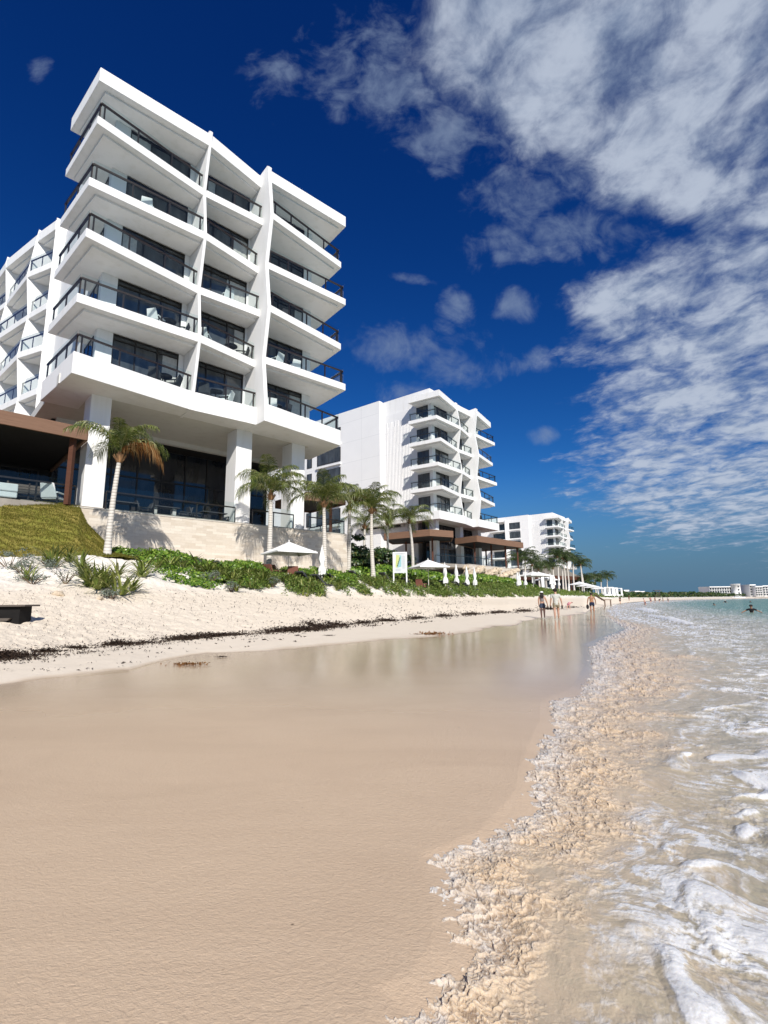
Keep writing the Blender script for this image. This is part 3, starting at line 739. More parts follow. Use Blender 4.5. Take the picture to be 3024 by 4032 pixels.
        MB().box((.6, 7.45, sf - .26), (16.2, 14.8, sf - .02)).build('lobby_ceiling', M['dark'], r)
        for (u0, u1, v0, v1) in s.cols:
            MB().box((u0, v0, s.zc), (u1, v1, sf + .005)).build('column', W, r, .02 if s.near else 0)
        s.lobby(sf)
        # --- rear of the block
        s.back()
    def lobby(s, sf):
        r = s.root; zt = s.zt; v = s.lob_v
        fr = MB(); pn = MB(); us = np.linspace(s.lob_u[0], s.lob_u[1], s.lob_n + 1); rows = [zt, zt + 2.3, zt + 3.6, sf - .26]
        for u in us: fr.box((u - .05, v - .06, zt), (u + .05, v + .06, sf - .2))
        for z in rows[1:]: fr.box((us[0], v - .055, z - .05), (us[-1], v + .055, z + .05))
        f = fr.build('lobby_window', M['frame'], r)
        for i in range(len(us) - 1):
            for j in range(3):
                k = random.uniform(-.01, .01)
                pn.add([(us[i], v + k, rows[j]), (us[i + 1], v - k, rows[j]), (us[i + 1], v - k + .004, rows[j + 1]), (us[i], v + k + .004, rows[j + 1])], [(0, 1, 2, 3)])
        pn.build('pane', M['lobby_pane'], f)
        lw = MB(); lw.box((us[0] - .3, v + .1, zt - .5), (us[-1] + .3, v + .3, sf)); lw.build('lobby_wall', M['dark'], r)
        MB().box((-1.2, 1.6, zt - .4), (s.terr_u, 14.8, zt)).build('terrace_floor', M['terrace'], r)
    def back(s):
        r = s.root; zf = s.zf; zr = zf(6); W = M['white']
        if s.wing == 'loggia':
            # long side wing: recessed loggias between zig-zag fins, flaring out inland
            vs = [15.0, 17.75, 23.4, 29.2, 35, 41]
            def uf(j, k): 
                base = [.72, -.20, -1.2, -2.2, -3.2, -4.2][j]
                return base + (.18 if (k + j) % 2 else -.18) * (j > 0)
            core = MB(); core.prism([(2.9, 15), (16, 15), (16, 42), (-1.9, 42)], zf(0) - .6, zr - .3); core.build('wing_wall', W, r)
            MB().prism([(.72, 14.96), (1.6, 14.96), (3.2, 15.3), (.72 + .1, 15.3)], zf(0) - 4, zr + .1).build('wing_end_wall', W, r, .015)
            for j in range(1, 6):
                out = [(2.6 - .45 * j, vs[j], zf(-1) - 1)]
                out += [(uf(j, k) - .05, vs[j], zf(k) - .25) for k in range(-1, 7)] + [(uf(j, 6) + .02, vs[j], zr + .35), (2.6 - .45 * j, vs[j], zr + .1)]
                MB().sheet(out, (0, .16, 0)).build('fin', W, r, .012)
            for j in range(5):
                for k in range(0, 7):
                    z = zf(k); a = (uf(j, k), vs[j] + .16); b = (uf(j + 1, k), vs[j + 1]); th = .8 if k == 6 else .5
                    p = [a, b, (2.9 - .178 * (vs[j + 1] - 15) + .1, vs[j + 1]), (2.9 - .178 * (vs[j] - 15) + .1, vs[j] + .16)]
                    q = [(a[0] + .4, a[1]), (b[0] + .4, b[1]), p[2], p[3]]
                    mb = MB().prism(p, z - th, z); mb.prism(q, z - th - .14, z - th + .002)
                    bal = mb.build('roof' if k == 6 else 'balcony', W, r, .015)
                    if k < 6:
                        rl = MB(); A = Vector((a[0] + .14, a[1] + .02, z)); B = Vector((b[0] + .14, b[1] - .02, z))
                        rl.bar(A + Vector((0, 0, .98)), B + Vector((0, 0, .98)), .075)
                        n = max(2, round((B - A).length / 1.5))
                        for q_ in range(n + 1): c = A.lerp(B, min(max(q_ / n, .02), .98)); rl.bar(c, c + Vector((0, 0, .95)), .06)
                        rl.build('railing', M['rail'], bal)
                        MB().add([A + Vector((-.055, 0, .04)), B + Vector((-.055, 0, .04)), B + Vector((-.055, 0, 1.2)), A + Vector((-.055, 0, 1.2))], [(0, 1, 2, 3)]).build('glass_panel', M['glass'], bal)
                        f = MB(); g = MB(); c0 = Vector((p[3][0] - .14, p[3][1] + .5, z)); c1 = Vector((p[2][0] - .14, p[2][1] - .4, z))
                        for q_ in range(4): c = c0.lerp(c1, q_ / 3); f.bar(c, c + Vector((0, 0, 2.5)), .07)
                        f.bar(c0 + Vector((0, 0, 2.5)), c1 + Vector((0, 0, 2.5)), .07)
                        fo = f.build('window', M['frame'], r)
                        g.add([c0, c1, c1 + Vector((0, 0, 2.5)), c0 + Vector((0, 0, 2.5))], [(0, 1, 2, 3)]).build('pane', M['pane'], fo)
        else:
            v0 = 11.0; wv0, wv1 = s.win
            mb = MB().prism([(.62, v0), (1.42, v0), (1.42, 46), (.62, 46)], zf(1) - 7.2, zr + 1.5)
            mb.prism([(1.42, 15.0), (16, 15.0), (16, 46), (1.42, 46)], zf(1) - 7.2, zr + 1.0)
            mb.build('wing_wall', M['panel'], r)
            MB().box((1.4, 4.85, zf(1) - 7.2), (15.5, 10.99, zf(1) - .9)).build('side_wall', M['panel'], r)
            rb = MB()
            for q in range(18):
                v = 5.5 + q * .27; rb.box((1.345, v, zf(1) - 2.5 + (.9 if q % 3 else 0)), (1.41, v + .11, zr - 2.2 - .8 * (q % 4 == 0)))
            rb.build('rib_panel', W, r)
            for k in range(-1, 6):
                z = zf(k)
                f = MB(); f.box((.54, wv0, z + .35), (.64, wv1, z + 2.75))
                fo = f.build('window', M['frame'], r); g = MB(); n = 4
                for q in range(n):
                    a = wv0 + .08 + (wv1 - wv0 - .16) * q / n; b = wv0 + .08 + (wv1 - wv0 - .16) * (q + 1) / n - .07
                    g.add([(.535, a, z + .45), (.535, b, z + .45), (.535, b, z + 2.65), (.535, a, z + 2.65)], [(0, 3, 2, 1)])
                g.build('pane', M['pane'], fo)
                sl = MB(); sl.box((.30, wv0 - .1, z - .2), (.63, wv1 + .1, z + .12)); sl.build('sill', W, fo)
                f = MB(); f.box((.56, wv1 + 1.3, z + .35), (.64, wv1 + 2.5, z + 2.75)); fo = f.build('window', M['frame'], r)
                MB().add([(.555, wv1 + 1.38, z + .43), (.555, wv1 + 2.42, z + .43), (.555, wv1 + 2.42, z + 2.67), (.555, wv1 + 1.38, z + 2.67)], [(0, 3, 2, 1)]).build('pane', M['pane'], fo)
            if s.win2:
                MB().box((-1.4, 19.2, zf(1) - 7), (.7, 19.45, zr + .2)).build('fin', W, r)
                for k in range(-1, 7):
                    z = zf(k); bal = MB().prism([(-1.1, 19.45), (-2.0, 26), (.7, 26), (.7, 19.45)], z - .45, z).build('roof' if k == 6 else 'balcony', W, r)
                    if k < 6:
                        rl = MB(); rl.bar((-1.0, 19.5, z + 1), (-1.9, 26, z + 1), .08)
                        for q in range(5): rl.bar((-1.0 - .225 * q, 19.5 + 1.62 * q, z), (-1.0 - .225 * q, 19.5 + 1.62 * q, z + 1), .07)
                        rl.build('railing', M['frame'], bal)
                        MB().add([(-1.06, 19.5, z + .05), (-1.96, 26, z + .05), (-1.96, 26, z + 1.15), (-1.06, 19.5, z + 1.15)], [(0, 1, 2, 3)]).build('glass_panel', M['glass'], bal)
                        fo = MB().box((.50, 20.2, z), (.61, 25, z + 2.5)).build('window', M['frame'], r)
                        MB().add([(.49, 20.3, z + .1), (.49, 24.9, z + .1), (.49, 24.9, z + 2.4), (.49, 20.3, z + 2.4)], [(0, 3, 2, 1)]).build('pane', M['pane'], fo)
M['curtain'] = mat_plain('sheer_curtain', (.42, .42, .40), .6, .15, 6)
M['terrace'] = mat_plain('terrace_paving', (.30, .27, .23), .7, .15, 2)
H1 = Hotel((-15.2627, 23.1195), .812146, 12.275 + HC, 2.6, 0, 'nearest white hotel block, tall and close at the left with wide zig-zag balconies', True, 'loggia', 2)
H1.zt = 5.0 + HC - 2.6; H1.zc = 4.85 + HC - 2.6; H1.cols = [(1.4, 2.4, 1.85, 3.2), (9.8, 10.9, 1.85, 3.2), (14.1, 15.2, 2.05, 3.3)]
H1.lob_v = 9.0; H1.lob_u = (1.2, 16); H1.lob_n = 9; H1.terr_u = 18.6
H1.build()
H2 = Hotel((7.75, 67.3), .666, 12.15 + HC, 3.0, 1, 'middle white hotel block with a ribbed blank side wall and corner balconies', False, 'blank', 1)
H2.zt = 5.2 + HC - 3.0; H2.zc = 5.0 + HC - 3.0; H2.cols = [(.9, 1.7, 1.5, 2.6), (9.0, 9.9, 2.3, 3.2), (14.0, 14.9, 1.9, 3.0)]
H2.lob_v = 3.3; H2.lob_u = (1.0, 14.5); H2.lob_n = 14; H2.terr_u = 16; H2.win = (19.2, 24.6); H2.win2 = False
H2.build()
H3 = Hotel((61.4, 176.2), .64, 12.15 + HC, 3.0, 1, 'farthest white hotel block, small above the palms at the bend of the beach', False, 'blank', 0)
H3.zt = 5.2 + HC - 3.0; H3.zc = 5.0 + HC - 3.0; H3.cols = [(1.4, 2.4, 1.85, 3.0), (14.1, 15.2, 1.9, 3.0)]
H3.lob_v = 4.0; H3.lob_u = (1.0, 16); H3.lob_n = 8; H3.terr_u = 16; H3.win = (14.3, 18.5); H3.win2 = True
H3.build()

# ------------------------------------------------------------------ retaining walls, terrace railings, pergolas
def bframe(h): return h.world
def railing_run(name, label, pts, z, post=1.7, h=1.0, group=None):
    """terrace balustrade: pts world (x, y), floor level z"""
    t = thing(name, label, 'railing', (pts[0][0], pts[0][1], z), 0, group)
    rl = MB(); po = MB(); gl = MB(); o = Vector((pts[0][0], pts[0][1], z))
    for a, b in zip(pts[:-1], pts[1:]):
        A = Vector((a[0], a[1], z)) - o; B = Vector((b[0], b[1], z)) - o; n = max(1, round((B - A).length / post))
        rl.bar(A + Vector((0, 0, h)), B + Vector((0, 0, h)), .09, .07)
        for q in range(n + 1): c = A.lerp(B, q / n); po.bar(c, c + Vector((0, 0, h - .03)), .06)
        d = (B - A).normalized(); nn = Vector((d.y, -d.x, 0)) * .06
        gl.add([A + nn + Vector((0, 0, .03)), B + nn + Vector((0, 0, .03)), B + nn + Vector((0, 0, h + .3)), A + nn + Vector((0, 0, h + .3))], [(0, 1, 2, 3)])
    rl.build('handrail', M['rail'], t); po.build('post', M['frame'], t); gl.build('glass_panel', M['glass'], t)
    return t
def wl(h, u, v): p = h.world(u, v, 0); return (p.x, p.y)
def wall_thing(label, h, u0, u1, v0, v1, zb, zt_):
    o = h.world(u0, v0, 0); t = thing('retaining_wall', label, 'wall', (o.x, o.y, zb), PI / 2 - h.th)
    MB().box((0, 0, 0), (u1 - u0, v1 - v0, zt_ - zb)).build('wall_face', M['stone'], t, .01)
    MB().box((-.03, -.03, zt_ - zb), (u1 - u0 + .03, .35, zt_ - zb + .05)).build('coping', M['cope'], t)
    return t
M['cope'] = mat_plain('stone_coping', (.62, .57, .50), .8, .1, 4)
wall_thing('long travertine retaining wall under the terrace of the nearest hotel', H1, 1.05, 18.55, 1.35, 2.2, 2.9, 4.9 + HC - .05)
wall_thing('rough travertine wall under the terrace of the middle hotel block', H2, 3.2, 19.5, -2.1, -1.3, 2.6, 4.85 + HC)
Z1T = 4.9 + HC
railing_run('terrace_railing', 'glass terrace railing between the first and second white columns', [wl(H1, 2.45, 1.6), wl(H1, 9.75, 1.6)], Z1T, 2.1)
railing_run('terrace_railing', 'short glass terrace railing between the second and third white columns', [wl(H1, 10.95, 1.6), wl(H1, 14.05, 1.6)], Z1T, 1.5)
railing_run('terrace_railing', 'glass terrace railing right of the third white column', [wl(H1, 15.25, 1.6), wl(H1, 18.45, 1.6), wl(H1, 18.45, 6)], Z1T, 1.6)
railing_run('terrace_railing', 'glass terrace railing behind the grass bank under the brown pergola', [wl(H1, -9, 1.0), wl(H1, 1.0, 1.4)], 4.92 + HC, 1.7)
railing_run('terrace_railing', 'long glass railing on the terrace wall of the middle hotel', [wl(H2, -1.5, .2), wl(H2, 3.4, -1.7), wl(H2, 19.3, -1.8)], 4.95 + HC, 1.6)

def pergola(label, poly, zb, zt_, posts, post_base, roof=True, mat='wood', ceil='dark'):
    o = Vector((poly[0][0], poly[0][1], 0)); t = thing('pergola', label, 'pergola', (o.x, o.y, post_base))
    P = [(p[0] - o.x, p[1] - o.y) for p in poly]; n = len(P); zb -= post_base; zt_ -= post_base
    fm = MB(); rm = MB()
    for i in range(n):
        a, b = P[i], P[(i + 1) % n]
        fm.bar((a[0], a[1], (zb + zt_) / 2), (b[0], b[1], (zb + zt_) / 2), .12, zt_ - zb)
    fm.build('fascia', M[mat], t)
    cx = sum(p[0] for p in P) / n; cy = sum(p[1] for p in P) / n
    sh = lambda f: [(cx + (p[0] - cx) * f, cy + (p[1] - cy) * f) for p in P]
    MB().prism(sh(.992), zt_ - .12, zt_ - .02).build('roof', M['wood_dark'], t)
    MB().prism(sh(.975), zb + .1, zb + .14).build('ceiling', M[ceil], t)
    for (x, y) in posts: MB().box((x - o.x - .11, y - o.y - .11, 0), (x - o.x + .11, y - o.y + .11, zb + .15)).build('post', M['wood_dark'], t)
    return t
pz = 8.22 + HC
pergola('brown timber pergola roof at the left edge, in front of the nearest hotel', [wl(H1, 1.12, .75), wl(H1, -10, .35), wl(H1, -10, 12), wl(H1, 1.12, 12)], pz - .02, pz + .62,
        [wl(H1, .62, 1.15), wl(H1, -6.5, 1.0), wl(H1, -6.5, 8)], 4.9 + HC)
pergola('small brown timber pergola behind the third palm at the end of the terrace', [wl(H1, 19.2, 2.4), wl(H1, 15.9, 2.7), wl(H1, 15.9, 7), wl(H1, 19.2, 7)], 7.35 + HC, 7.95 + HC,
        [wl(H1, 18.2, 2.9), wl(H1, 18.2, 6.6)], 4.9 + HC)
pergola('upper brown timber canopy wrapped around the corner of the middle hotel', [(5.67, 63.2), (8.9, 65.1), (9.3, 70), (1.2, 72.5), (.0, 66.8)], 8.1 + HC, 8.95 + HC, [(6.3, 66.2), (3, 70)], 5 + HC)
pergola('long brown timber pergola over the terrace of the middle hotel', [(12.9, 70.0), (21.9, 79.6), (16.5, 84.5), (10.3, 73.0)], 8.08 + HC, 8.95 + HC,
        [(12.9, 72.2), (16.0, 75.6), (18.6, 77.6), (21.0, 79.8), (16.6, 82.6)], 4.9 + HC)
# terrace deck in front of the middle block and under the left pergola
tag(MB().prism([wl(H1, -10, .9), wl(H1, 1.0, 1.3), wl(H1, 1.0, 13), wl(H1, -10, 13)], 4.5 + HC, 4.9 + HC).build('terrace', M['terrace']), kind='structure')
tag(MB().prism([wl(H2, -3, .1), wl(H2, 3.2, -1.9), wl(H2, 19.4, -2.0), wl(H2, 19.4, 9), wl(H2, -3, 9)], 4.4 + HC, 4.86 + HC).build('terrace', M['terrace']), kind='structure')
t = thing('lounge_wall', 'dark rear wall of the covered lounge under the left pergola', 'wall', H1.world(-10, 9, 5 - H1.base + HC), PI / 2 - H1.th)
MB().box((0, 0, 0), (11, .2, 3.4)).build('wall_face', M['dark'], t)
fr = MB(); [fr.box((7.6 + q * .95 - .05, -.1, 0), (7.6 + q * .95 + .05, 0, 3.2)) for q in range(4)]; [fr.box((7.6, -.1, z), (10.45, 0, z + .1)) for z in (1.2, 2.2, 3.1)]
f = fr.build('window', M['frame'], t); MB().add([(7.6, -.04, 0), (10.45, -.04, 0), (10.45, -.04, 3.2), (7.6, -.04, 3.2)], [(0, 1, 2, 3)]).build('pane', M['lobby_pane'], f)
# ------------------------------------------------------------------ palms
def palm_crown(rng, L, nf, wind, up=78, low=8, fine=44, dead=0):
    mb = MB(); db = MB(); wv3 = Vector(wind)
    for i in range(nf):
        az = i * 2.39996 + rng.uniform(-.35, .35); f = (i + .5) / nf
        isdead = i >= nf - dead
        el = math.radians(up + (low - up) * f ** .9 + rng.uniform(-8, 8))
        if isdead: el = math.radians(rng.uniform(28, 78)); az = rng.uniform(-.7, .7) - .1
        Lf = L * (.80 + .26 * math.sin(PI * min(1, .2 + f * .75))) * rng.uniform(.9, 1.1)
        h = Vector((math.cos(az), math.sin(az), 0)); h = (h + wv3 * (.5 * (1 - math.sin(el) * .4))).normalized()
        n = 14; pts = [Vector((0, 0, 0))]
        drop = math.radians(rng.uniform(70, 100) + 28 * f) * (1.2 if isdead else 1)
        side = Vector((-h.y, h.x, 0)) * rng.uniform(-.25, .25)
        for k in range(n):
            e = el - drop * ((k + 1) / n) ** 1.45
            pts.append(pts[-1] + (h * math.cos(e) + Vector((0, 0, math.sin(e))) + side * (k / n)).normalized() * (Lf / n))
        tgt = db if isdead else mb
        tgt.tube(pts, [.026 * (1 - .8 * k / n) + .004 for k in range(n + 1)], 4, False)
        sd0 = h.cross(Vector((0, 0, 1))).normalized()
        tw = rng.uniform(-.6, .6); rag = rng.uniform(.75, 1.15)
        for sgn in (-1, 1):
            for k in range(fine):
                t = .14 + .86 * (k + rng.uniform(-.3, .3)) / fine; t = min(max(t, .1), .995)
                x = t * n; j = min(int(x), n - 1); p = pts[j].lerp(pts[j + 1], x - j); d = (pts[j + 1] - pts[j]).normalized()
                ll = Lf * .37 * (math.sin(PI * (t * .80 + .14)) ** .65) * rng.uniform(.75, 1.15) * rag
                upv = sd0.cross(d).normalized()
                sv_ = (sd0 * sgn + upv * (.42 + .3 * sgn * tw + rng.uniform(-.15, .15))).normalized()
                dirn = (sv_ * .78 + d * (.40 + .5 * t)).normalized()
                g = .62 + .75 * rng.random() + (.6 if isdead else 0)
                m1 = p + dirn * ll * .38 - Vector((0, 0, ll * g * .06)) + wv3 * ll * .05
                m2 = p + dirn * ll * .68 - Vector((0, 0, ll * g * .30)) + wv3 * ll * .16
                m3 = p + dirn * ll * .82 - Vector((0, 0, ll * g * .72)) + wv3 * ll * .3
                wv = d * (.0165 * L / 2.4 + .003) * (1.6 if fine < 40 else 1)
                tgt.add([p - wv * .5, p + wv * .5, m1 + wv, m1 - wv, m2 + wv * .7, m2 - wv * .7, m3], [(0, 1, 2, 3), (3, 2, 4, 5), (5, 4, 6)])
    return mb, db
def make_palm(label, base, top, L=2.5, nf=15, seed=1, wind=(0, 0, 0), dead=0, far=False, r0=.17, up=86, low=28, group='coconut palms along the hotel dune'):
    rng = random.Random(seed); base = Vector(base); top = Vector(top)
    t = thing('palm_tree', label, 'palm tree', base, 0, group); H = top - base
    n = 14; pts = []; rad = []
    bend = Vector((rng.uniform(-.12, .12), rng.uniform(-.12, .12), 0))
    for k in range(n + 1):
        f = k / n; p = H * f + bend * math.sin(PI * f) * .8 - Vector((H.x, H.y, 0)) * (.22 * math.sin(PI * f)); pts.append(p - Vector((0, 0, .25 if k == 0 else 0)))
        rad.append(r0 * (1.12 - .42 * f + .25 * max(0, 1 - f * 9)) * (1 + .03 * (k % 2)))
    MB().tube(pts, rad, 12).build('trunk', M['trunk'], t)
    sh = MB(); sh.tube([H - Vector((0, 0, .12)), H + Vector((0, 0, .22)), H + Vector((0, 0, .55))], [r0 * .82, r0 * 1.0, r0 * .3], 9)
    for k in range(8):
        a = k * 2.4; q = H + Vector((math.cos(a) * r0 * .8, math.sin(a) * r0 * .8, -.1))
        sh.bar(q, q + Vector((math.cos(a) * .18, math.sin(a) * .18, .32)), .05, .03)
    sh.build('crown_shaft', M['fibre'], t)
    mb, db = palm_crown(rng, L, nf, wind, up, low, 26 if far else 54, dead)
    c = mb.build('crown', M['palm_far'] if far else M['palm'], t); c.location = H + Vector((0, 0, .25))
    if dead: d = db.build('dead_fronds', M['deadleaf'], t); d.location = H + Vector((0, 0, .25))
    return t
def palm_at(label, bx, by, tx, ty, D, **k):
    b = at(bx, by, D); tp = at(tx, ty, D + k.pop('dd', 0)); b.z = min(b.z, gz(b.x, b.y) + .3)
    return make_palm(label, b, tp, **k)
palm_at('leaning young palm with two half-brown fronds, nearest palm at the corner of the stone wall', 425, 2150, 470, 1812, 22.0, L=2.3, nf=12, seed=11, wind=(.10, 0, 0), dead=2, r0=.125, up=86, low=52)
palm_at('palm with a full ragged crown in front of the second white column', 1058, 2212, 1066, 1962, 29.0, L=2.5, nf=15, seed=5, wind=(.05, .05, 0), r0=.15, up=88, low=34)
palm_at('palm behind the folded parasol at the end of the travertine wall', 1281, 2245, 1276, 1992, 31.0, L=2.6, nf=15, seed=8, wind=(.06, 0, 0), r0=.135, up=88, low=34)
palm_at('slender palm standing free left of the map board', 1470, 2262, 1463, 2018, 36.0, L=2.55, nf=14, seed=14, wind=(.1, 0, 0), r0=.135, up=88, low=36)
palm_at('small palm with a dark thin trunk behind the free-standing palm', 1531, 2150, 1526, 2066, 50.0, L=2.5, nf=12, seed=21, wind=(.2, 0, 0), r0=.13)
palm_at('wind-swept palm with a pale curved trunk before the middle hotel', 1624, 2202, 1612, 2058, 48.0, L=2.7, nf=12, seed=23, wind=(.15, .1, 0), r0=.15, dd=.2)
palm_at('yellowing palm half hidden between the stone wall and the middle hotel', 1372, 2120, 1376, 2002, 38.0, L=2.6, nf=12, seed=27, dead=3, r0=.16)
palm_at('low palm poking out of the sea grape bushes', 1432, 2150, 1436, 2078, 44.0, L=2.5, nf=10, seed=29, r0=.13)
# the palms of the beach club, far off: three patterns, copied
protos = []
far_palms = [  # base px, base py, top px, top py, distance
    (2040, 2285, 2041, 2212, 108), (2068, 2275, 2068, 2200, 112), (2096, 2285, 2095, 2228, 104),
    (2199, 2292, 2198, 2196, 128), (2216, 2292, 2216, 2200, 130), (2227, 2292, 2227, 2206, 132), (2239, 2292, 2241, 2214, 134), (2259, 2292, 2259, 2212, 136), (2291, 2292, 2293, 2226, 138), (2297, 2292, 2299, 2236, 141),
    (2150, 2282, 2150, 2236, 120), (2178, 2282, 2176, 2240, 122), (2124, 2282, 2120, 2246, 116),
    (2345, 2312, 2347, 2280, 172), (2368, 2314, 2366, 2282, 176), (2392, 2316, 2391, 2276, 180), (2320, 2306, 2322, 2290, 160), (2308, 2304, 2308, 2288, 158)]
fl = ['leftmost far palm beside the pergola of the middle hotel', 'tallest palm of the trio left of the farthest hotel', 'low palm of the trio left of the farthest hotel',
      'first tall palm of the row before the farthest hotel, at its balcony corner', 'second tall palm of the row before the farthest hotel', 'third tall palm of the row before the farthest hotel', 'fourth tall palm of the row before the farthest hotel',
      'fifth tall palm of the row before the farthest hotel', 'sixth palm of the far row, right of the farthest hotel', 'last palm of the far row with its crown against the sky',
      'squat palm at the foot of the farthest hotel wall', 'squat palm behind the white beach cabana', 'squat palm behind the paired far parasols',
      'dark left palm of the far clump on the skyline', 'dark middle palm of the far clump on the skyline', 'dark right palm of the far clump on the skyline', 'low palm behind the thatched beach club', 'low palm at the right end of the beach club roof']
pal_meshes = []
for i, (bx, by, tx, ty, D) in enumerate(far_palms):
    b = at(bx, by, D); tp = at(tx, ty, D); b.z = min(b.z, gz(b.x, b.y) + .3)
    if i < 3:
        t = make_palm(fl[i], b, tp, L=3.6, nf=15, seed=40 + i, wind=(.15, 0, 0), far=True, r0=.2, group='far palms of the beach club'); pal_meshes.append((t, (tp - b).z))
    else:
        src, h0 = pal_meshes[i % 3]; t = copy_tree(src); t['label'] = fl[i]; t.location = b; s = (tp - b).z / h0
        t.rotation_euler = (0, 0, i * 1.7)
        for ch in children(t):
            if ch.name.startswith('trunk'): ch.scale = (1, 1, s)
            else:
                if ch.name.startswith('crown') and not ch.name.startswith('crown_shaft'): ch.location = Vector((ch.location.x, ch.location.y, (tp - b).z + .25)); ch.rotation_euler = (0, 0, i * 1.1); ch.scale = (random.uniform(.9, 1.12),) * 3
                else: ch.location = (0, 0, (tp - b).z - h0)

# ------------------------------------------------------------------ leaves by the thousand, as real leaf-sized faces
def leaf_mesh(name, C, Nrm, size, mat, aspect=1.6, droop=.25, parent=None, seed=0):
    r = np.random.RandomState(seed); n = len(C); size = np.broadcast_to(size, (n,))
    Nrm = Nrm + r.normal(0, .45, (n, 3)); Nrm /= np.linalg.norm(Nrm, axis=1, keepdims=True) + 1e-9
    a = r.normal(0, 1, (n, 3)); a -= Nrm * (a * Nrm).sum(1, keepdims=True); a /= np.linalg.norm(a, axis=1, keepdims=True) + 1e-9
    b = np.cross(Nrm, a); L = (size * r.uniform(.7, 1.25, n))[:, None]; W = L / aspect
    p0 = C - a * L * .5; p1 = C + b * W * .5 + Nrm * W * .12; p2 = C + a * L * .5 - Nrm * L * droop; p3 = C - b * W * .5 + Nrm * W * .12
    V = np.stack([p0, p1, p2, p3], 1).reshape(-1, 3); Fq = np.arange(n * 4).reshape(n, 4)
    o = np_mesh(name, V, Fq, mat, False)
    if parent: o.parent = parent
    return o
def clump_points(centres, radii, per, rs, flat=.75, inner=.25):
    C = []; Nn = []
    for (c, rad) in zip(centres, radii):
        k = int(per * (rad / .45) ** 2); d = rs.normal(0, 1, (k, 3)); d /= np.linalg.norm(d, axis=1, keepdims=True); d[:, 2] = np.abs(d[:, 2]) * 1.05 - .18
        rr = rad * (1 - inner * rs.random_sample(k) ** 1.5) * (1 + .16 * np.sin(d[:, 0] * 5 + c[0] * 9) * np.cos(d[:, 1] * 6 + c[1] * 7))
        p = d * rr[:, None]; p[:, 2] *= flat
        C.append(p + np.asarray(c)); nn = d.copy(); nn[:, 2] += .5; nn[:, 1] -= .45; Nn.append(nn)
    return np.concatenate(C), np.concatenate(Nn)
def strap_blades(name, bases, mat, parent=None, n=(12, 20), L=(.45, .85), w=.05, seed=0, lean=1.0):
    r = random.Random(seed); V = []; Fq = []
    for (x, y, z) in bases:
        for k in range(r.randint(*n)):
            az = r.uniform(0, 2 * PI); ll = r.uniform(*L); el = r.uniform(.55, 1.45); h = Vector((math.cos(az), math.sin(az), 0)); sd = Vector((-h.y, h.x, 0))
            p = Vector((x + h.x * .05, y + h.y * .05, z)); e = el; m = 5; i0 = len(V)
            for j in range(m + 1):
                ww = w * (1 - (j / m) ** 2) * .5 + .002
                V += [p - sd * ww, p + sd * ww]
                p = p + (h * math.cos(e) + Vector((0, 0, math.sin(e)))) * (ll / m); e -= r.uniform(.12, .42) * lean
            for j in range(m): Fq.append((i0 + 2 * j, i0 + 2 * j + 1, i0 + 2 * j + 3, i0 + 2 * j + 2))
    o = np_mesh(name, np.array([tuple(v) for v in V]), np.array(Fq), mat, True)
    if parent: o.parent = parent
    return o
rs = np.random.RandomState(4)
# --- glossy hedge at the foot of the long wall, running on to the map board
def hedge_band(name, label, px0, px1, dfun, hfun, count, rad, mat, leaf, per=170, seed=1):
    r = np.random.RandomState(seed); cs = []; ra = []
    for i in range(count):
        px = r.uniform(px0, px1); D = dfun(px, r); x = tt(px) * D; h = hfun(px, r); rr = r.uniform(*rad)
        zg = gz(x, D)
        cs.append((x, D, zg + h)); ra.append(rr)
    P, Nn = clump_points(cs, ra, per, r)
    o = leaf_mesh(name, P, Nn, leaf, mat, 1.45, .2, None, seed); tag(o, label, 'hedge', kind='stuff'); return o
wallD = lambda px: 23.12 + (lambda u: u * math.cos(.812146))( (15.26 + tt(px) * 23.12) / (math.sin(.812146) - tt(px) * math.cos(.812146)) ) - .4
hedge_band('hedge', 'glossy green scaevola hedge growing along the foot of the travertine wall', 430, 1395, lambda p, r: wallD(p) - r.uniform(.3, 3.2) * (1 if p > 560 else .5),
           lambda p, r: -.0 + .30 * r.rand() + .18 * math.sin(p * .021) * (r.rand() > .3), 300, (.30, .54), M['hedge'], .135, 130, 2)
hedge_band('hedge', 'bright green hedge on the dune crest before the middle hotel', 1395, 2110, lambda p, r: np.interp(p, [1395, 1500, 1700, 1850, 2000, 2110], [36, 41, 47, 55, 66, 80]) + r.uniform(-1, 6),
           lambda p, r: .15 + .45 * r.rand() + .25 * math.sin(p * .017), 330, (.5, 1.0), M['hedge'], .24, 60, 3)
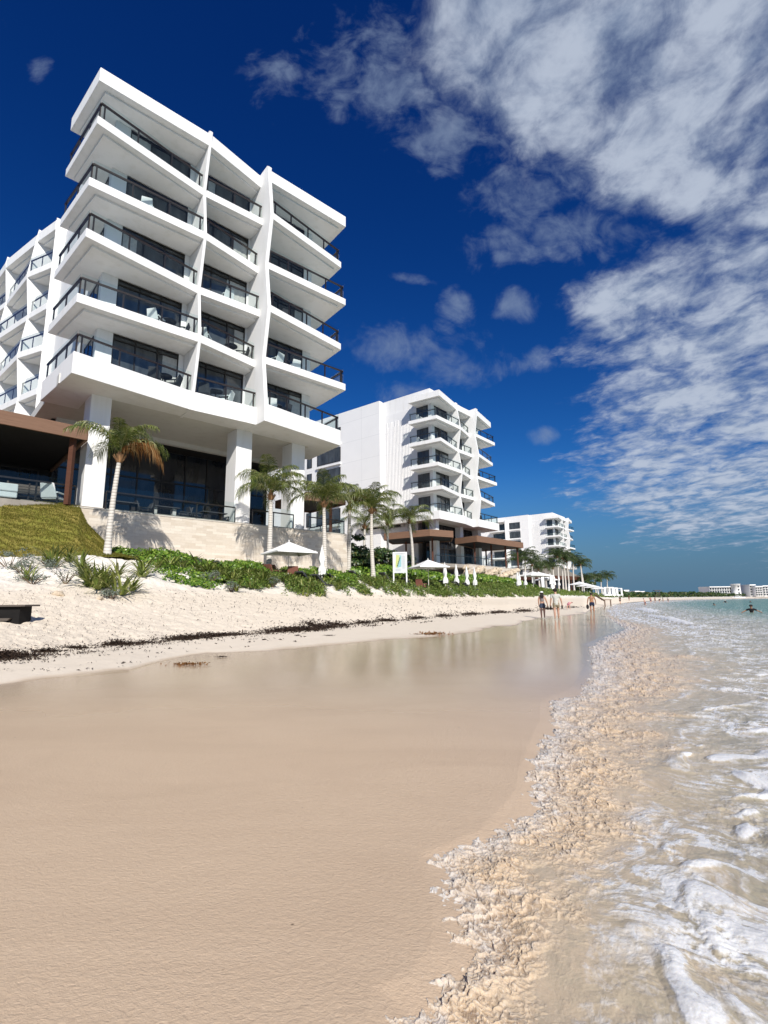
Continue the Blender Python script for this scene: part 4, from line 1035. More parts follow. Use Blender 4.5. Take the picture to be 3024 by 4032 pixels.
# --- sea grape bushes between the two hotels
for i, (px, py, D, w_, h_, lab) in enumerate([(1395, 2215, 40, 1.5, 3.4, 'tall sea grape bush against the right end of the travertine wall'), (1450, 2225, 43, 1.7, 2.5, 'rounded sea grape bush behind the free-standing palm'),
        (1510, 2215, 47, 1.9, 2.7, 'dark sea grape bush behind the map board'), (1570, 2205, 50, 2.0, 2.3, 'broad sea grape bush left of the wind-swept palm'), (1640, 2205, 53, 1.6, 1.9, 'lower sea grape bush right of the wind-swept palm under the timber canopy')]):
    b = at(px, py, D); b.z = gz(b.x, b.y); t = thing('sea_grape_bush', lab, 'bush', b, 0, 'sea grape bushes between the hotels')
    r = np.random.RandomState(60 + i); cs = []; ra = []
    for k in range(26):
        f = r.rand(); a = r.uniform(0, 2 * PI); q = w_ * (1.0 - .45 * f) * math.sqrt(r.rand()); cs.append((q * math.cos(a), q * math.sin(a), .3 + f * (h_ - .5))); ra.append(r.uniform(.38, .66))
    P, Nn = clump_points(cs, ra, 75, r, .9, .35); leaf_mesh('foliage', P, Nn, .20, M['grape'], 1.15, .15, t, 70 + i)
    sm = MB()
    for k in range(7):
        a = k * .9; sm.tube([(0, 0, -.1), (math.cos(a) * w_ * .25, math.sin(a) * w_ * .25, h_ * .4), (math.cos(a) * w_ * .6, math.sin(a) * w_ * .6, h_ * .75)], [.05, .035, .015], 5)
    sm.build('stem', M['twig'], t)
# --- creeping cover on the face of the dune, thinning out into bare streaks of sand
def dune_cover():
    r = np.random.RandomState(9); N = 150000
    px = r.uniform(560, 2560, N) ; u = r.rand(N)
    t = tt(px); D, Z = profile(t)
    toe = np.interp(px, [560, 700, 850, 1000, 1100, 1300, 1600, 2000, 2300, 2560], [1.02, .95, .55, .25, .06, .04, .05, .10, .25, .4])     # where the cover starts between toe and crest
    f = toe + (1.25 - toe) * u
    yy = D[3] + (D[5] - D[3]) * f; X = t * yy
    n1 = fbm(X * .42 + yy * .25, yy * .16, 201, 4); n2 = fbm(X * 1.6, yy * 1.6, 206, 3)
    st = ridge(X * .30 + yy * .10, yy * .06 - X * .05, 209, 2); p = sstep(-.10, .16, n1 * .8 + n2 * .30 + .22 + .5 * (f - .55) - .55 * sstep(.74, .95, st))
    lod = np.clip((yy / 30.) ** .3, .7, 1.8)
    keep = r.rand(N) < p * np.clip(yy / 60., .35, 1.)
    X, yy, n1, lod = X[keep], yy[keep], n1[keep], lod[keep]; k = len(X)
    z = base_z(X, yy) + np.abs(r.normal(0, .12, k)) + .05 + np.maximum(0, n1) * .25
    Nn = np.stack([r.normal(0, .5, k), r.normal(-.5, .5, k), np.ones(k)], 1)
    o = leaf_mesh('dune_creeper', np.stack([X, yy, z], 1), Nn, .13 * lod ** 1.4, M['creep'], 1.7, .3, None, 10)
    tag(o, 'low olive green creeper spreading over the dune face', 'ground cover', kind='stuff')
    # sprigs of strap leaf among it
    sel = r.choice(k, 1700, replace=False)
    o = strap_blades('dune_grass', [(X[i], yy[i], z[i] - .12) for i in sel], M['strap'], None, (5, 9), (.35, .75), .055, 12)
    tag(o, 'tufts of long yellow-green grass scattered through the dune creeper', 'grass', kind='stuff')
dune_cover()
# low green runners at the left end, below the hedge
hedge_band('dune_shrubs', 'bright green low runners between the hedge and the bare sand', 560, 1010, lambda p, r: np.interp(p, [560, 700, 800, 1010], [21.5, 20.4, 21.0, 24.0]) + r.uniform(-.6, 2.6),
           lambda p, r: .0 + .12 * r.rand(), 120, (.2, .40), M['hedge'], .11, 110, 6)
# --- single plants on the near dune
lily = None
spots = [(95, 2262, 15.8), (175, 2190, 18.6), (205, 2205, 18.2), (262, 2185, 19.2), (300, 2215, 18.5), (315, 2245, 17.4), (330, 2262, 17.2), (365, 2290, 16.4), (385, 2300, 16.2), (400, 2268, 17.2), (430, 2275, 17.2), (455, 2240, 18.4), (478, 2312, 16.2), (520, 2300, 17), (545, 2255, 19),
         (380, 2262, 17.6), (412, 2292, 16.6), (560, 2230, 20), (610, 2225, 21), (660, 2218, 22), (715, 2212, 23), (770, 2218, 23.5), (820, 2228, 23.6), (862, 2240, 23.2), (905, 2260, 22.8), (930, 2300, 21.4), (1000, 2250, 25), (1040, 2268, 24.6), (640, 2200, 23.5), (748, 2204, 24.5), (890, 2222, 25.0), (985, 2232, 26)]
for i, (px, py, D) in enumerate(spots):
    x = tt(px) * D; z = gz(x, D)
    if i < 4:
        t = tag(strap_blades('lily_plant', [(0, 0, 0), (.12, .06, 0)], M['strap'], None, (12, 19), (.6, 1.1), .065, 100 + i), 'strappy yellow-green beach lily rooted in the dune sand', 'plant', 'beach lilies on the near dune'); 
        if i == 0: lily = []
        lily.append(t)
    else: t = lily[i % 4].copy(); COL.objects.link(t)
    t.location = (x, D, z + .03); t.rotation_euler = (0, 0, i * 1.31); sc_ = .75 + .5 * ((i * 7) % 5) / 5; t.scale = (sc_,) * 3
for i, (px, py, D, w_, h_, lab) in enumerate([(20, 2215, 17.0, 1.0, .75, 'large silver-grey sea lavender bush at the left edge below the grass bank'), (75, 2240, 16.4, .55, .5, 'small silver-grey bush beside the large one at the left edge'), (195, 2235, 17.4, .5, .5, 'grey-leaved bush below the middle of the grass bank'),
        (120, 2275, 15.6, .6, .30, 'sparse low grey plant on the bare sand near the left edge'), (250, 2285, 16.2, .5, .5, 'dry twiggy grey plant left of the beach lilies'), (440, 2322, 15.6, .32, .28, 'little blue-grey rosette at the foot of the dune'), (825, 2268, 21.6, .55, .62, 'dark grey-green bush on the bare sand below the hedge'), (910, 2300, 21.2, .35, .42, 'thin grey bush beside a sand slide'), (1075, 2262, 24.5, .5, .5, 'grey-green bush below the open parasol')]):
    x = tt(px) * D; t = thing('sea_lavender', lab, 'bush', (x, D, gz(x, D)), 0, 'grey bushes on the dune')
    r = np.random.RandomState(90 + i); cs = []; ra = []
    for k in range(int(9 + w_ * 14)):
        a = r.uniform(0, 2 * PI); q = w_ * math.sqrt(r.rand()) * .8; cs.append((q * math.cos(a), q * math.sin(a), .1 + r.rand() * (h_ - .12) * (1 - .4 * q / w_))); ra.append(r.uniform(.10, .2))
    P, Nn = clump_points(cs, ra, 230 if 'sparse' not in lab and 'twiggy' not in lab else 70, r, 1., .6); leaf_mesh('foliage', P, Nn, .075, M['grey_leaf'], 2.6, .1, t, 95 + i)
    sm = MB()
    for k in range(9):
        a = k * .7 + i; sm.tube([(0, 0, -.05), (math.cos(a) * w_ * .4, math.sin(a) * w_ * .4, h_ * .45), (math.cos(a) * w_ * .8, math.sin(a) * w_ * .8, h_ * .8)], [.014, .01, .005], 4)
    sm.build('stem', M['twig'], t)

# ------------------------------------------------------------------ the mown grass bank at the left
def grass_bank():
    K = np.array([(-1500, 12.5, 2.9, 17.5, 5.9), (-900, 15, 3.0, 20, 6.1), (0, 19.2, 3.15, 24.0, 6.42), (200, 19.8, 3.2, 24.8, 6.40), (280, 20.2, 3.3, 25.2, 6.28), (316, 20.5, 3.35, 25.7, 5.5), (371, 21, 3.4, 25.8, 4.8), (422, 21.6, 3.45, 25.6, 4.15), (480, 22.2, 3.5, 25.2, 3.75), (560, 23, 3.4, 24.6, 3.5)])
    px = np.concatenate([np.linspace(-1500, -50, 40), np.linspace(-40, 560, 240)]); f = np.linspace(0, 1, 90)
    PX, Fv = np.meshgrid(px, f); c = [np.interp(PX, K[:, 0], K[:, k]) for k in range(1, 5)]
    D = c[0] + (c[2] - c[0]) * Fv; X = tt(PX) * D
    lip = fbm(X * 1.1, D * 1.4, 301, 4)
    prof = Fv ** .92 + .10 * np.sin(PI * Fv)
    z = c[1] - .12 + (c[3] + .10 - c[1]) * np.minimum(prof, 1.0) + lip * .09 * np.sin(PI * np.clip(Fv, 0, 1)) + fbm(X * 5, D * 5, 306, 3) * .03
    z = z - .12 * sstep(.62, .8, ridge(X * .45, D * 2.6, 311, 2)) * (np.abs(Fv - .45) < .35)
    V = np.stack([X, D, z], -1).reshape(-1, 3); n, m = X.shape; idx = np.arange(n * m).reshape(n, m)
    Fq = np.stack([idx[:-1, :-1], idx[:-1, 1:], idx[1:, 1:], idx[1:, :-1]], -1).reshape(-1, 4)
    t = NT('turf'); P = t.n('NewGeometry').outputs['Position']
    n1 = t.noise(P, .8, 5, .6); mp = t.n('Mapping'); t.link(P, mp.inputs[0]); mp.inputs['Scale'].default_value = (5, 5, 14); n2 = t.noise(mp.outputs[0], 2, 6, .7)
    col = t.mix(t.mapr(n1, .38, .64), (.21, .21, .040), (.28, .225, .062)); col = t.mix(t.mapr(n2, .45, .7, 0, .7), col, (.10, .08, .02))
    t.set(Base_Color=col, Roughness=.95); t.b.inputs['Specular IOR Level'].default_value = .1; t.bump(n2, .9, .06)
    o = np_mesh('grass_bank', V, Fq, t.m, True); tag(o, kind='structure')
    r = np.random.RandomState(31); N = 26000
    i = r.randint(0, n - 1, N * 2); j = r.randint(36, m - 1, N * 2); keep = r.rand(N * 2) < .6
    i, j = i[keep], j[keep]; fx, fy = r.rand(len(i), 1), r.rand(len(i), 1); G = V.reshape(n, m, 3)
    C = G[i, j] * (1 - fx) * (1 - fy) + G[i, j + 1] * fx * (1 - fy) + G[i + 1, j] * (1 - fx) * fy + G[i + 1, j + 1] * fx * fy
    k = len(C); d = np.stack([r.normal(0, .4, k), r.normal(-.25, .4, k), np.ones(k)], 1); d /= np.linalg.norm(d, axis=1, keepdims=True)
    sd = np.stack([r.normal(0, 1, k), r.normal(0, 1, k), np.zeros(k)], 1); sd /= np.linalg.norm(sd, axis=1, keepdims=True); L = r.uniform(.05, .11, (k, 1))
    Vb = np.stack([C - sd * .012, C + sd * .012, C + d * L], 1).reshape(-1, 3)
    o = np_mesh('lawn_grass', Vb, np.arange(k * 3).reshape(k, 3), M['grass'], False, None, True); tag(o, 'short olive brown lawn grass covering the bank', 'grass', kind='stuff')
grass_bank()

# ------------------------------------------------------------------ weed along the high-tide line
def wrack():
    r = np.random.RandomState(51); C = []; S = []
    def add(px, f, n, spread, h):
        t = tt(px); D, Z = profile(np.array([t])); y0 = D[0][0] + (D[1][0] - D[0][0]) * f; x0 = t * y0
        d = np.array([.62, .78]) if px < 1300 else np.array([.5, .87])
        a = r.normal(0, 1, n); b = r.normal(0, 1, n)
        X = x0 + d[0] * a * spread + -d[1] * b * spread * .28; Y = y0 + d[1] * a * spread + d[0] * b * spread * .28
        z = base_z(X, Y) + np.abs(r.normal(0, h, n)) + .012
        C.append(np.stack([X, Y, z], 1)); S.append(r.uniform(.020, .058, n) * (1 + max(0, px - 700) / 900))
    big = [(15, 1.0, 420, .30, .04), (60, .97, 200, .22, .03), (200, .98, 90, .12, .025), (310, 1.0, 70, .12, .02), (475, 1.0, 190, .18, .035), (560, .98, 60, .2, .02), (700, .98, 90, .25, .02), (755, .98, 240, .26, .035), (850, 1.0, 200, .3, .03), (920, .98, 90, .3, .02),
           (1130, .98, 300, .4, .04), (1200, .97, 330, .5, .045), (1270, .97, 300, .5, .045), (1330, 1., 120, .5, .03), (1430, .97, 220, .6, .04), (1520, .97, 260, .8, .04), (1640, .97, 240, .9, .04), (1750, .97, 220, 1.0, .05), (1850, .97, 260, 1.2, .05), (1960, .97, 260, 1.4, .05), (2060, .97, 240, 1.6, .05), (2160, .97, 200, 2, .05), (2250, .97, 120, 2.5, .05)]
    for (a_, f_, n_, s_, h_) in big: n_ = n_ * (.45 if a_ > 1380 else 1); s_ = s_ * (.6 if a_ > 1380 else 1); add(a_, f_, int(n_ * 3.4), s_ * .9, h_ * 1.2); add(a_ + 14, f_ - .03, int(n_ * .6), s_ * 1.6, h_ * .5)
    for k in range(260):
        px = r.uniform(-60, 2150); add(px, r.normal(.96, .10) - .18 * (r.rand() < .35) * r.rand(), r.randint(3, 22), r.uniform(.06, .35) * (1 + max(0, px - 900) / 900), .012)
    for k in range(60): add(r.uniform(-50, 1200), r.uniform(.15, .8), r.randint(2, 7), r.uniform(.03, .15), .006)
    P = np.concatenate(C); s = np.concatenate(S); n = len(P)
    Nn = np.stack([r.normal(0, .6, n), r.normal(0, .6, n), np.ones(n)], 1)
    o = leaf_mesh('seaweed_line', P, Nn, s * 1.5, M['weed'], 3.2, .25, None, 52); tag(o, 'broken line of dark dried seaweed along the high-tide mark', 'seaweed', kind='stuff')
    for (px, py, D, lab, sc_) in [(745, 2609, None, 'small brown clump of fresh seaweed on the wet sand at the left', .13), (1700, 2497, None, 'brown clump of fresh seaweed on the pale sand near the walkers', .24), (873, 2582, None, 'tiny dark scrap of weed at the edge of the wet sand', .06), (1295, 2514, None, 'tiny dark scrap of weed on the pale sand', .07)]:
        z = .2; 
        p = at(px, py, 10.); D = 10. * (HC - z) / (HC - p.z) if p.z < HC else 10; p = at(px, py, D)
        k = 130; q = r.normal(0, 1, (k, 3)) * np.array([sc_ * 1.2, sc_ * .6, sc_ * .14]); q[:, 2] = np.abs(q[:, 2])
        o = leaf_mesh('seaweed_clump', q, np.stack([r.normal(0, .6, k), r.normal(0, .6, k), np.ones(k)], 1), sc_ * .5, M['weed_brown'] if 'brown' in lab else M['weed'], 2.8, .3, None, int(px))
        o.location = (p.x, p.y, gz(p.x, p.y) + .01); tag(o, lab, 'seaweed')
wrack()
def debris():
    r = np.random.RandomState(57); N = 5200; px = r.uniform(-80, 1900, N); t_ = tt(px); D, Z = profile(t_)
    f = r.rand(N) ** 1.2; yy = D[1] + (D[3] - D[1]) * (f * 1.25 - .08); X = t_ * yy; keep = (perlin(X * .5, yy * .5, 77) + r.rand(N) * .9) > .35; X, yy = X[keep], yy[keep]; k = len(X)
    o = leaf_mesh('beach_litter', np.stack([X, yy, base_z(X, yy) + .045], 1), np.stack([r.normal(0, .35, k), r.normal(0, .35, k), np.ones(k)], 1), r.uniform(.02, .075, k) * np.clip(yy / 13, 1, 3), M['weed'], 4.5, .35, None, 58)
    tag(o, 'scraps of dried weed and twig strewn over the dry sand', 'beach litter', kind='stuff')
debris()
# ------------------------------------------------------------------ people
SK = [mat_plain('skin_light', (.46, .27, .19), .5, .08, 8), mat_plain('skin_tan', (.33, .17, .10), .5, .08, 8), mat_plain('skin_pink', (.52, .29, .22), .5, .08, 8)]
HAIR = mat_plain('dark_hair', (.016, .011, .009), .6, .3, 30); HAIR2 = mat_plain('brown_hair', (.07, .04, .022), .6, .3, 30)
def cloth(n, c): 
    k = 'cloth_' + n
    if k not in M: M[k] = mat_plain(k, c, .85, .18, 14, .2)
    return M[k]
def skin_mesh(name, verts, edges, rad, mat, parent, lv=1):
    me = bpy.data.meshes.new(name); me.from_pydata([tuple(v) for v in verts], edges, []); o = bpy.data.objects.new(name, me); COL.objects.link(o)
    m = o.modifiers.new('skin', 'SKIN'); m.use_smooth_shade = True; m.branch_smoothing = .3
    sv_ = me.skin_vertices[0].data
    for i, r in enumerate(rad): sv_[i].radius = (r, r) if not hasattr(r, '__len__') else r
    sv_[0].use_root = True
    s = o.modifiers.new('sub', 'SUBSURF'); s.levels = lv; s.render_levels = lv
    me.materials.append(mat)
    if parent: o.parent = parent
    return o
def person(label, loc, H=1.7, rz=0., stride=.10, bend=0., arms=((.0, .0), (.0, .0)), skin=0, top=None, bottom=None, hair='short', hairm=None, cap=None, spread=0., group=None, width=1., longtop=False, held=None, sleeves=True, dress=False):
    t = thing('person', label, 'person', loc, rz, group); S = skin if not isinstance(skin, int) else SK[skin]
    cb, sb = math.cos(bend), math.sin(bend); pz = .53
    def up(x, y, z):      # upper body leans forward about the hips
        dz = z - pz; return Vector((x * H * width, (y * cb + dz * sb) * H, (pz + dz * cb - y * sb) * H))
    def lo(x, y, z): return Vector((x * H * width, y * H, z * H))
    V = [lo(0, 0, .53)]; E = []; R = [.080 * H * width]
    def a(p, r, frm): V.append(p); R.append(r * H); E.append((frm, len(V) - 1)); return len(V) - 1
    wst = a(up(0, .005, .62), .068 * width, 0); ch = a(up(0, 0, .73), .080 * width, wst); nb = a(up(0, -.005, .815), .048, ch); nk = a(up(0, .005, .855), .030, nb)
    hd = a(up(0, .012, .905), .052, nk); ht = a(up(0, .010, .955), .046, hd); a(up(0, .062, .915), .010, hd); a(up(.055, .008, .915), .009, hd); a(up(-.055, .008, .915), .009, hd)
    legs = []
    for sg in (-1, 1):
        st = stride * sg; h = a(lo(.050 * sg, 0, .49), .062, 0); k = a(lo(.055 * sg, st * .55 + .015, .28), .040, h); c = a(lo(.056 * sg, st * .72 - .01, .18), .037, k); an = a(lo(.056 * sg, st * .9, .045), .022, c); a(lo(.062 * sg, st * .9 + .085, .018), .017, an)
        legs.append((h, k))
    wrists = []
    for sg, (ex, fy) in zip((-1, 1), arms):
        sh = a(up(.098 * sg, 0, .795), .038, ch); e = a(up((.125 + ex * .4 + spread * .10) * sg, -.015 + fy * .4, .635 + spread * .10), .028, sh); w = a(up((.122 + ex + spread * .22) * sg, .02 + fy, .49 + spread * .20), .019, e)
        pl = a(up((.122 + ex + spread * .25) * sg, .028 + fy, .455 + spread * .20), .020, w); wrists.append(V[pl].copy())
        for q, (dx, dl) in enumerate(((-.014, .036), (-.005, .044), (.004, .042), (.012, .032))):
            a(up((.122 + ex + spread * .25) * sg, .030 + fy + dx + .01 * q / 4, .455 - dl + spread * .20), .0052, pl)
        a(up((.108 + ex + spread * .25) * sg, .050 + fy, .440 + spread * .20), .0058, pl)
    skin_mesh('body', V, E, R, S, t)
    if top:
        v = [up(0, 0, .585 if not longtop else .50), up(0, .004, .66), up(0, 0, .745), up(0, -.004, .805)]; r = [.088 * H * width, .080 * H * width, .092 * H * width, .060 * H * width]; e = [(0, 1), (1, 2), (2, 3)]
        if longtop: v.insert(0, up(0, 0, .44)); r.insert(0, .098 * H * width); e.append((3, 4))
        if dress: v.insert(0, up(0, 0, .36)); r.insert(0, .12 * H * width); e = [(q, q + 1) for q in range(len(v) - 1)]
        ci = len(v) - 2
        if sleeves:
            for sg, (ex, fy) in zip((-1, 1), arms):
                v.append(up(.100 * sg, 0, .79)); r.append(.048 * H); e.append((ci, len(v) - 1)); v.append(up((.126 + ex * .3 + spread * .08) * sg, -.01 + fy * .3, .665 + spread * .08)); r.append(.042 * H); e.append((len(v) - 2, len(v) - 1))
        skin_mesh('shirt', v, e, r, top, t)
    if bottom:
        v = [lo(0, 0, .535)]; r = [.090 * H * width]; e = []
        for sg in (-1, 1):
            st = stride * sg; v += [lo(.052 * sg, 0, .47), lo(.057 * sg, st * .35, .345)]; r += [.072 * H, .066 * H]; e += [(0, len(v) - 2), (len(v) - 2, len(v) - 1)]
        v.append(up(0, 0, .59)); r.append(.084 * H * width); e.append((0, len(v) - 1))
        skin_mesh('shorts', v, e, r, bottom, t)
    hm = hairm or HAIR
    if hair:
        b = MB(); c = up(0, .002, .933); b.blob(tuple(c), (.060 * H, .062 * H, .058 * H), 10, 7)
        if hair == 'curly':
            rr = random.Random(5)
            for q in range(26): d = Vector((rr.gauss(0, 1), rr.gauss(-.3, 1), abs(rr.gauss(.3, .8)))).normalized(); b.blob(tuple(c + d * .055 * H), .024 * H, 6, 5)
        if hair == 'long': 
            for q in (-.022, 0, .022): b.tube([up(q, -.045, .93), up(q * 1.6, -.068, .86), up(q * 1.8, -.075, .79), up(q * 1.4, -.07, .73)], [.035 * H, .034 * H, .03 * H, .012 * H], 7)
        b.build('hair', hm, t)
    if cap:
        b = MB(); c = up(0, .004, .952); b.blob(tuple(c), (.064 * H, .066 * H, .045 * H), 12, 7); f = up(0, .07, .942); b.box((f.x - .045 * H, f.y - .03 * H, f.z - .006 * H), (f.x + .045 * H, f.y + .05 * H, f.z + .006 * H)); b.build('cap', cap, t)
    mw = [Matrix.Translation(Vector(loc)) @ Matrix.Rotation(rz, 4, 'Z') @ w for w in wrists]
    return t, mw
def gp(px, D, dz=0.): x = tt(px) * D; return (x, D, gz(x, D) + dz)
def sandals(p, label, big=1.):
    t = MB()
    for q in (-1, 1):
        t.blob((q * .03, 0, -.12 * big), (.022, .05 * big, .13 * big), 8, 6); t.bar((q * .03, .03, -.02), (q * .02, 0, .06), .015)
    o = t.build('sandals', cloth('sandal', (.02, .016, .014))); o.location = p; tag(o, label, 'sandals')
t, w = person('woman in white cap, grey tank top and denim shorts walking away on wet sand', gp(2136, 31.6), 1.66, -.25, .075, 0, ((.0, .02), (.07, .06)), 0, cloth('grey', (.22, .20, .20)), cloth('denim', (.05, .065, .10)), 'long', HAIR, cloth('cap', (.75, .74, .72)), sleeves=False)
sandals(w[1], 'dark sandals carried in the hand of the woman in the white cap')
t, w = person('curly-haired man in pale patterned shirt and khaki shorts walking away on wet sand', gp(2190, 30.4), 1.80, -.22, .085, 0, ((.03, .02), (.05, .02)), 0, cloth('pattern', (.50, .50, .45)), cloth('khaki', (.26, .215, .14)), 'curly', HAIR, longtop=True, width=1.12)
sandals(w[0], 'dark sandals in the left hand of the man in the pale shirt', 1.1); sandals(w[1], 'dark shoe pair in the right hand of the man in the pale shirt', 1.0)
t, w = person('bare-backed man in navy shorts standing ankle deep at the water edge with a dark bag', gp(2331, 42.0, -.04), 1.74, -.3, .04, 0, ((.04, .0), (.03, .10)), 1, None, cloth('navy', (.018, .025, .055)), 'short', HAIR, width=1.2)
bag = MB(); p = w[0]; bag.blob((0, 0, -.2), (.12, .07, .2), 10, 7); bag.tube([(0, 0, -.05), (0, .03, .05)], .015, 5)
o = bag.build('beach_bag', cloth('black', (.015, .014, .015))); o.location = p; tag(o, 'dark bag hanging from the hand of the bare-backed man', 'bag')
bp = Matrix.Rotation(0, 4, 'Z')
sl = MB(); x0, y0, z0 = gp(2331, 42.0); sl.tube([(x0 - .17, y0 - .12, z0 + .95), (x0, y0 - .20, z0 + 1.15), (x0 + .16, y0 - .10, z0 + 1.36)], .035, 6); tag(sl.build('towel', cloth('orange', (.42, .22, .10))), 'orange towel slung across the back of the bare-backed man', 'towel')
person('child in pink bending down to the sand between the walkers and the bare-backed man', gp(2238, 50), 1.15, -1.2, .12, 1.45, ((.0, .20), (.0, .22)), 2, cloth('pink', (.62, .26, .34)), cloth('pink2', (.55, .16, .26)), 'short', cloth('red_hair', (.16, .02, .03)), sleeves=False)
FAR = 'small far figures along the shore'
person('far figure in dark clothes and pale hat on the sand beyond the wooden stairs', gp(2443, 112), 1.75, .3, .05, 0, ((0, 0), (0, 0)), 0, cloth('black', (.015, .014, .015)), cloth('black2', (.03, .03, .035)), 'short', HAIR, cloth('cap', (.75, .74, .72)), group=FAR)
person('far figure in black standing higher on the sand near the dune', gp(2479, 175), 2.0, .3, .04, 0, ((0, 0), (0, 0)), 1, cloth('black', (.015, .014, .015)), cloth('black', (.015, .014, .015)), 'short', HAIR, group=FAR)
person('bather wading in the shallows, leaning forward, nearest of the far bathers', (tt(2541) * 98, 98, -.28), 1.72, .9, .10, .35, ((.0, .10), (.0, .08)), 2, None, cloth('swim', (.10, .03, .03)), 'short', HAIR2, group=FAR)
for i, (px, D, bnd, topc, lab) in enumerate([(2563, 150, 0, (.40, .12, .10), 'bather in red at the water edge, left of the far group'), (2566, 170, 1.0, (.30, .12, .12), 'crouching bather just behind the one in red'), (2581, 155, 0, None, 'bare-chested bather in the middle of the far group'), (2597, 158, 1.3, (.05, .06, .12), 'bather bending over in dark blue'),
        (2612, 185, 0, (.02, .02, .02), 'dark-clad figure standing on the dry sand behind the far bathers'), (2632, 160, 0, (.60, .55, .52), 'bather with a pale top at the right end of the far group')]):
    x = tt(px) * D; s = float(sdist(np.array([x]), np.array([float(D)]))[0][0]); person(lab, (x, D, gz(x, D) - (.15 if s > 0 else 0)), 1.75, i * 1.1, .08, bnd, ((.02, .05), (.02, .02)), 2 if i % 2 else 0, cloth('f%d' % i, topc) if topc else None, cloth('g%d' % i, (.05, .04 + .03 * (i % 3), .10)), 'short', HAIR2 if i % 2 else HAIR, group=FAR)
SW = 'swimmers in the bay'
person('dark-haired swimmer in a black top, waist deep, nearest swimmer at the right', at(2960, 2413, 41.7) + Vector((0, 0, -1.02)), 1.68, 2.6, .05, .1, ((.12, .02), (.12, .02)), 1, cloth('black', (.015, .014, .015)), None, 'curly', HAIR, spread=.7, group=SW)
person('swimmer with a white float far out, left of the other swimmers', (tt(2815) * 86, 86, -1.18), 1.7, 2.0, .05, .5, ((.1, .1), (.1, .1)), 1, None, None, 'short', HAIR, spread=.5, group=SW)
person('far swimmer in a white hat between the other swimmers', (tt(2857) * 128, 128, -1.02), 1.75, 2.0, .05, .2, ((.1, .1), (.1, .1)), 0, cloth('black2', (.03, .03, .035)), None, 'short', HAIR, cloth('cap', (.75, .74, .72)), spread=.5, group=SW)
person('farthest swimmer, a dark head and shoulders by the right edge', (tt(2955) * 128, 128, -1.22), 1.72, 2.0, .05, .1, ((.1, .1), (.1, .1)), 1, cloth('black', (.015, .014, .015)), None, 'short', HAIR, spread=.5, group=SW)

# ------------------------------------------------------------------ parasols
def parasol(label, loc, W=3.0, Hp=2.5, rz=.3, pattern=None, group=None):
    t = thing('parasol', label, 'parasol', loc, rz, group); h = W / 2; z1 = Hp; z2 = Hp - .62
    MB().tube([(0, 0, -.3), (0, 0, Hp + .06)], .024, 8).build('pole', M['pole'], t)
    cv = MB(); n = 6; corner = [(h, h), (-h, h), (-h, -h), (h, -h)]
    for q in range(4):
        a = Vector((*corner[q], z2)); b = Vector((*corner[(q + 1) % 4], z2)); ap = Vector((0, 0, z1)); vs = []; fs = []
        for i in range(n + 1):
            for j in range(i + 1):
                f = i / n; g = j / i if i else 0; e = ap.lerp(a.lerp(b, g), f); e.z -= .10 * math.sin(PI * f) * (1 - .8 * abs(2 * g - 1)) ; e.z += .05 * f * abs(2 * g - 1) * 0
                if i == n: e = e + (Vector((0, 0, e.z)) - e) * .035 * (1 - abs(2 * g - 1))
                vs.append(e)
        idx = lambda i, j: i * (i + 1) // 2 + j
        for i in range(n):
            for j in range(i + 1):
                fs.append((idx(i, j), idx(i + 1, j), idx(i + 1, j + 1)))
                if j < i: fs.append((idx(i, j), idx(i + 1, j + 1), idx(i, j + 1)))
        k = len(vs); rim = [idx(n, j) for j in range(n + 1)]; vs += [vs[r_] - Vector((0, 0, .07)) for r_ in rim]; fs += [(rim[j], k + j, k + j + 1, rim[j + 1]) for j in range(n)]
        cv.add(vs, fs)
    c = cv.build('canopy', M['canvas'], t); sol = c.modifiers.new('thick', 'SOLIDIFY'); sol.thickness = .012
    for q in range(4): MB().bar((0, 0, Hp - .12), (corner[q][0] * .97, corner[q][1] * .97, z2 - .03), .022).build('rib', M['pole'], t)
    MB().tube([(0, 0, Hp), (0, 0, Hp + .05), (0, 0, Hp + .12)], [.05, .05, .01], 8).build('finial', M['pole'], t)
    return t
def closed_parasol(label, loc, H=2.6, seed=1, group=None, tilt=0.):
    r = random.Random(seed); t = thing('folded_parasol', label, 'parasol', loc, r.uniform(0, 3), group)
    MB().tube([(0, 0, -.3), (0, 0, H + .05)], .024, 7).build('pole', M['pole'], t)
    vs = []; fs = []; n = 26; m = 12; ph = r.uniform(0, 6)
    for i in range(m + 1):
        f = i / m; z = H - f * (H * .62 + .1); rad = .03 + .15 * math.sin(min(1, f * 1.25) * PI / 2) - .09 * math.exp(-((f - .66) / .1) ** 2) + .05 * max(0, f - .72)
        for k in range(n):
            a = 2 * PI * k / n; rr = rad * (1 + .34 * math.cos(8 * a + ph + 1.6 * math.sin(f * 5)) * min(1, f * 2 + .2) + .12 * math.cos(3 * a + f * 6)); vs.append((rr * math.cos(a) + .03 * math.sin(f * 4 + ph), rr * math.sin(a), z + .05 * math.cos(8 * a + ph) * (f > .95)))
    for i in range(m): fs += [(i * n + k, (i + 1) * n + k, (i + 1) * n + (k + 1) % n, i * n + (k + 1) % n) for k in range(n)]
    fs.append(tuple(range(n)))
    mb = MB(); mb.add(vs, fs, True); mb.build('canopy', M['canvas'], t)
    MB().tube([(0, 0, H - .02), (0, 0, H + .1)], [.05, .015], 7).build('finial', M['pole'], t)
    return t
def onp(px, D, dz=0.): x = tt(px) * D; return Vector((x, D, gz(x, D) + dz))
def base_at(px, py, D): p = at(px, py, D); return p
parasol('open white parasol before the travertine wall, nearest of the parasols', (lambda p: Vector((p.x, p.y, p.z - 2.62)))(at(1138, 2128, 28.0)), 2.35, 2.55, .62)
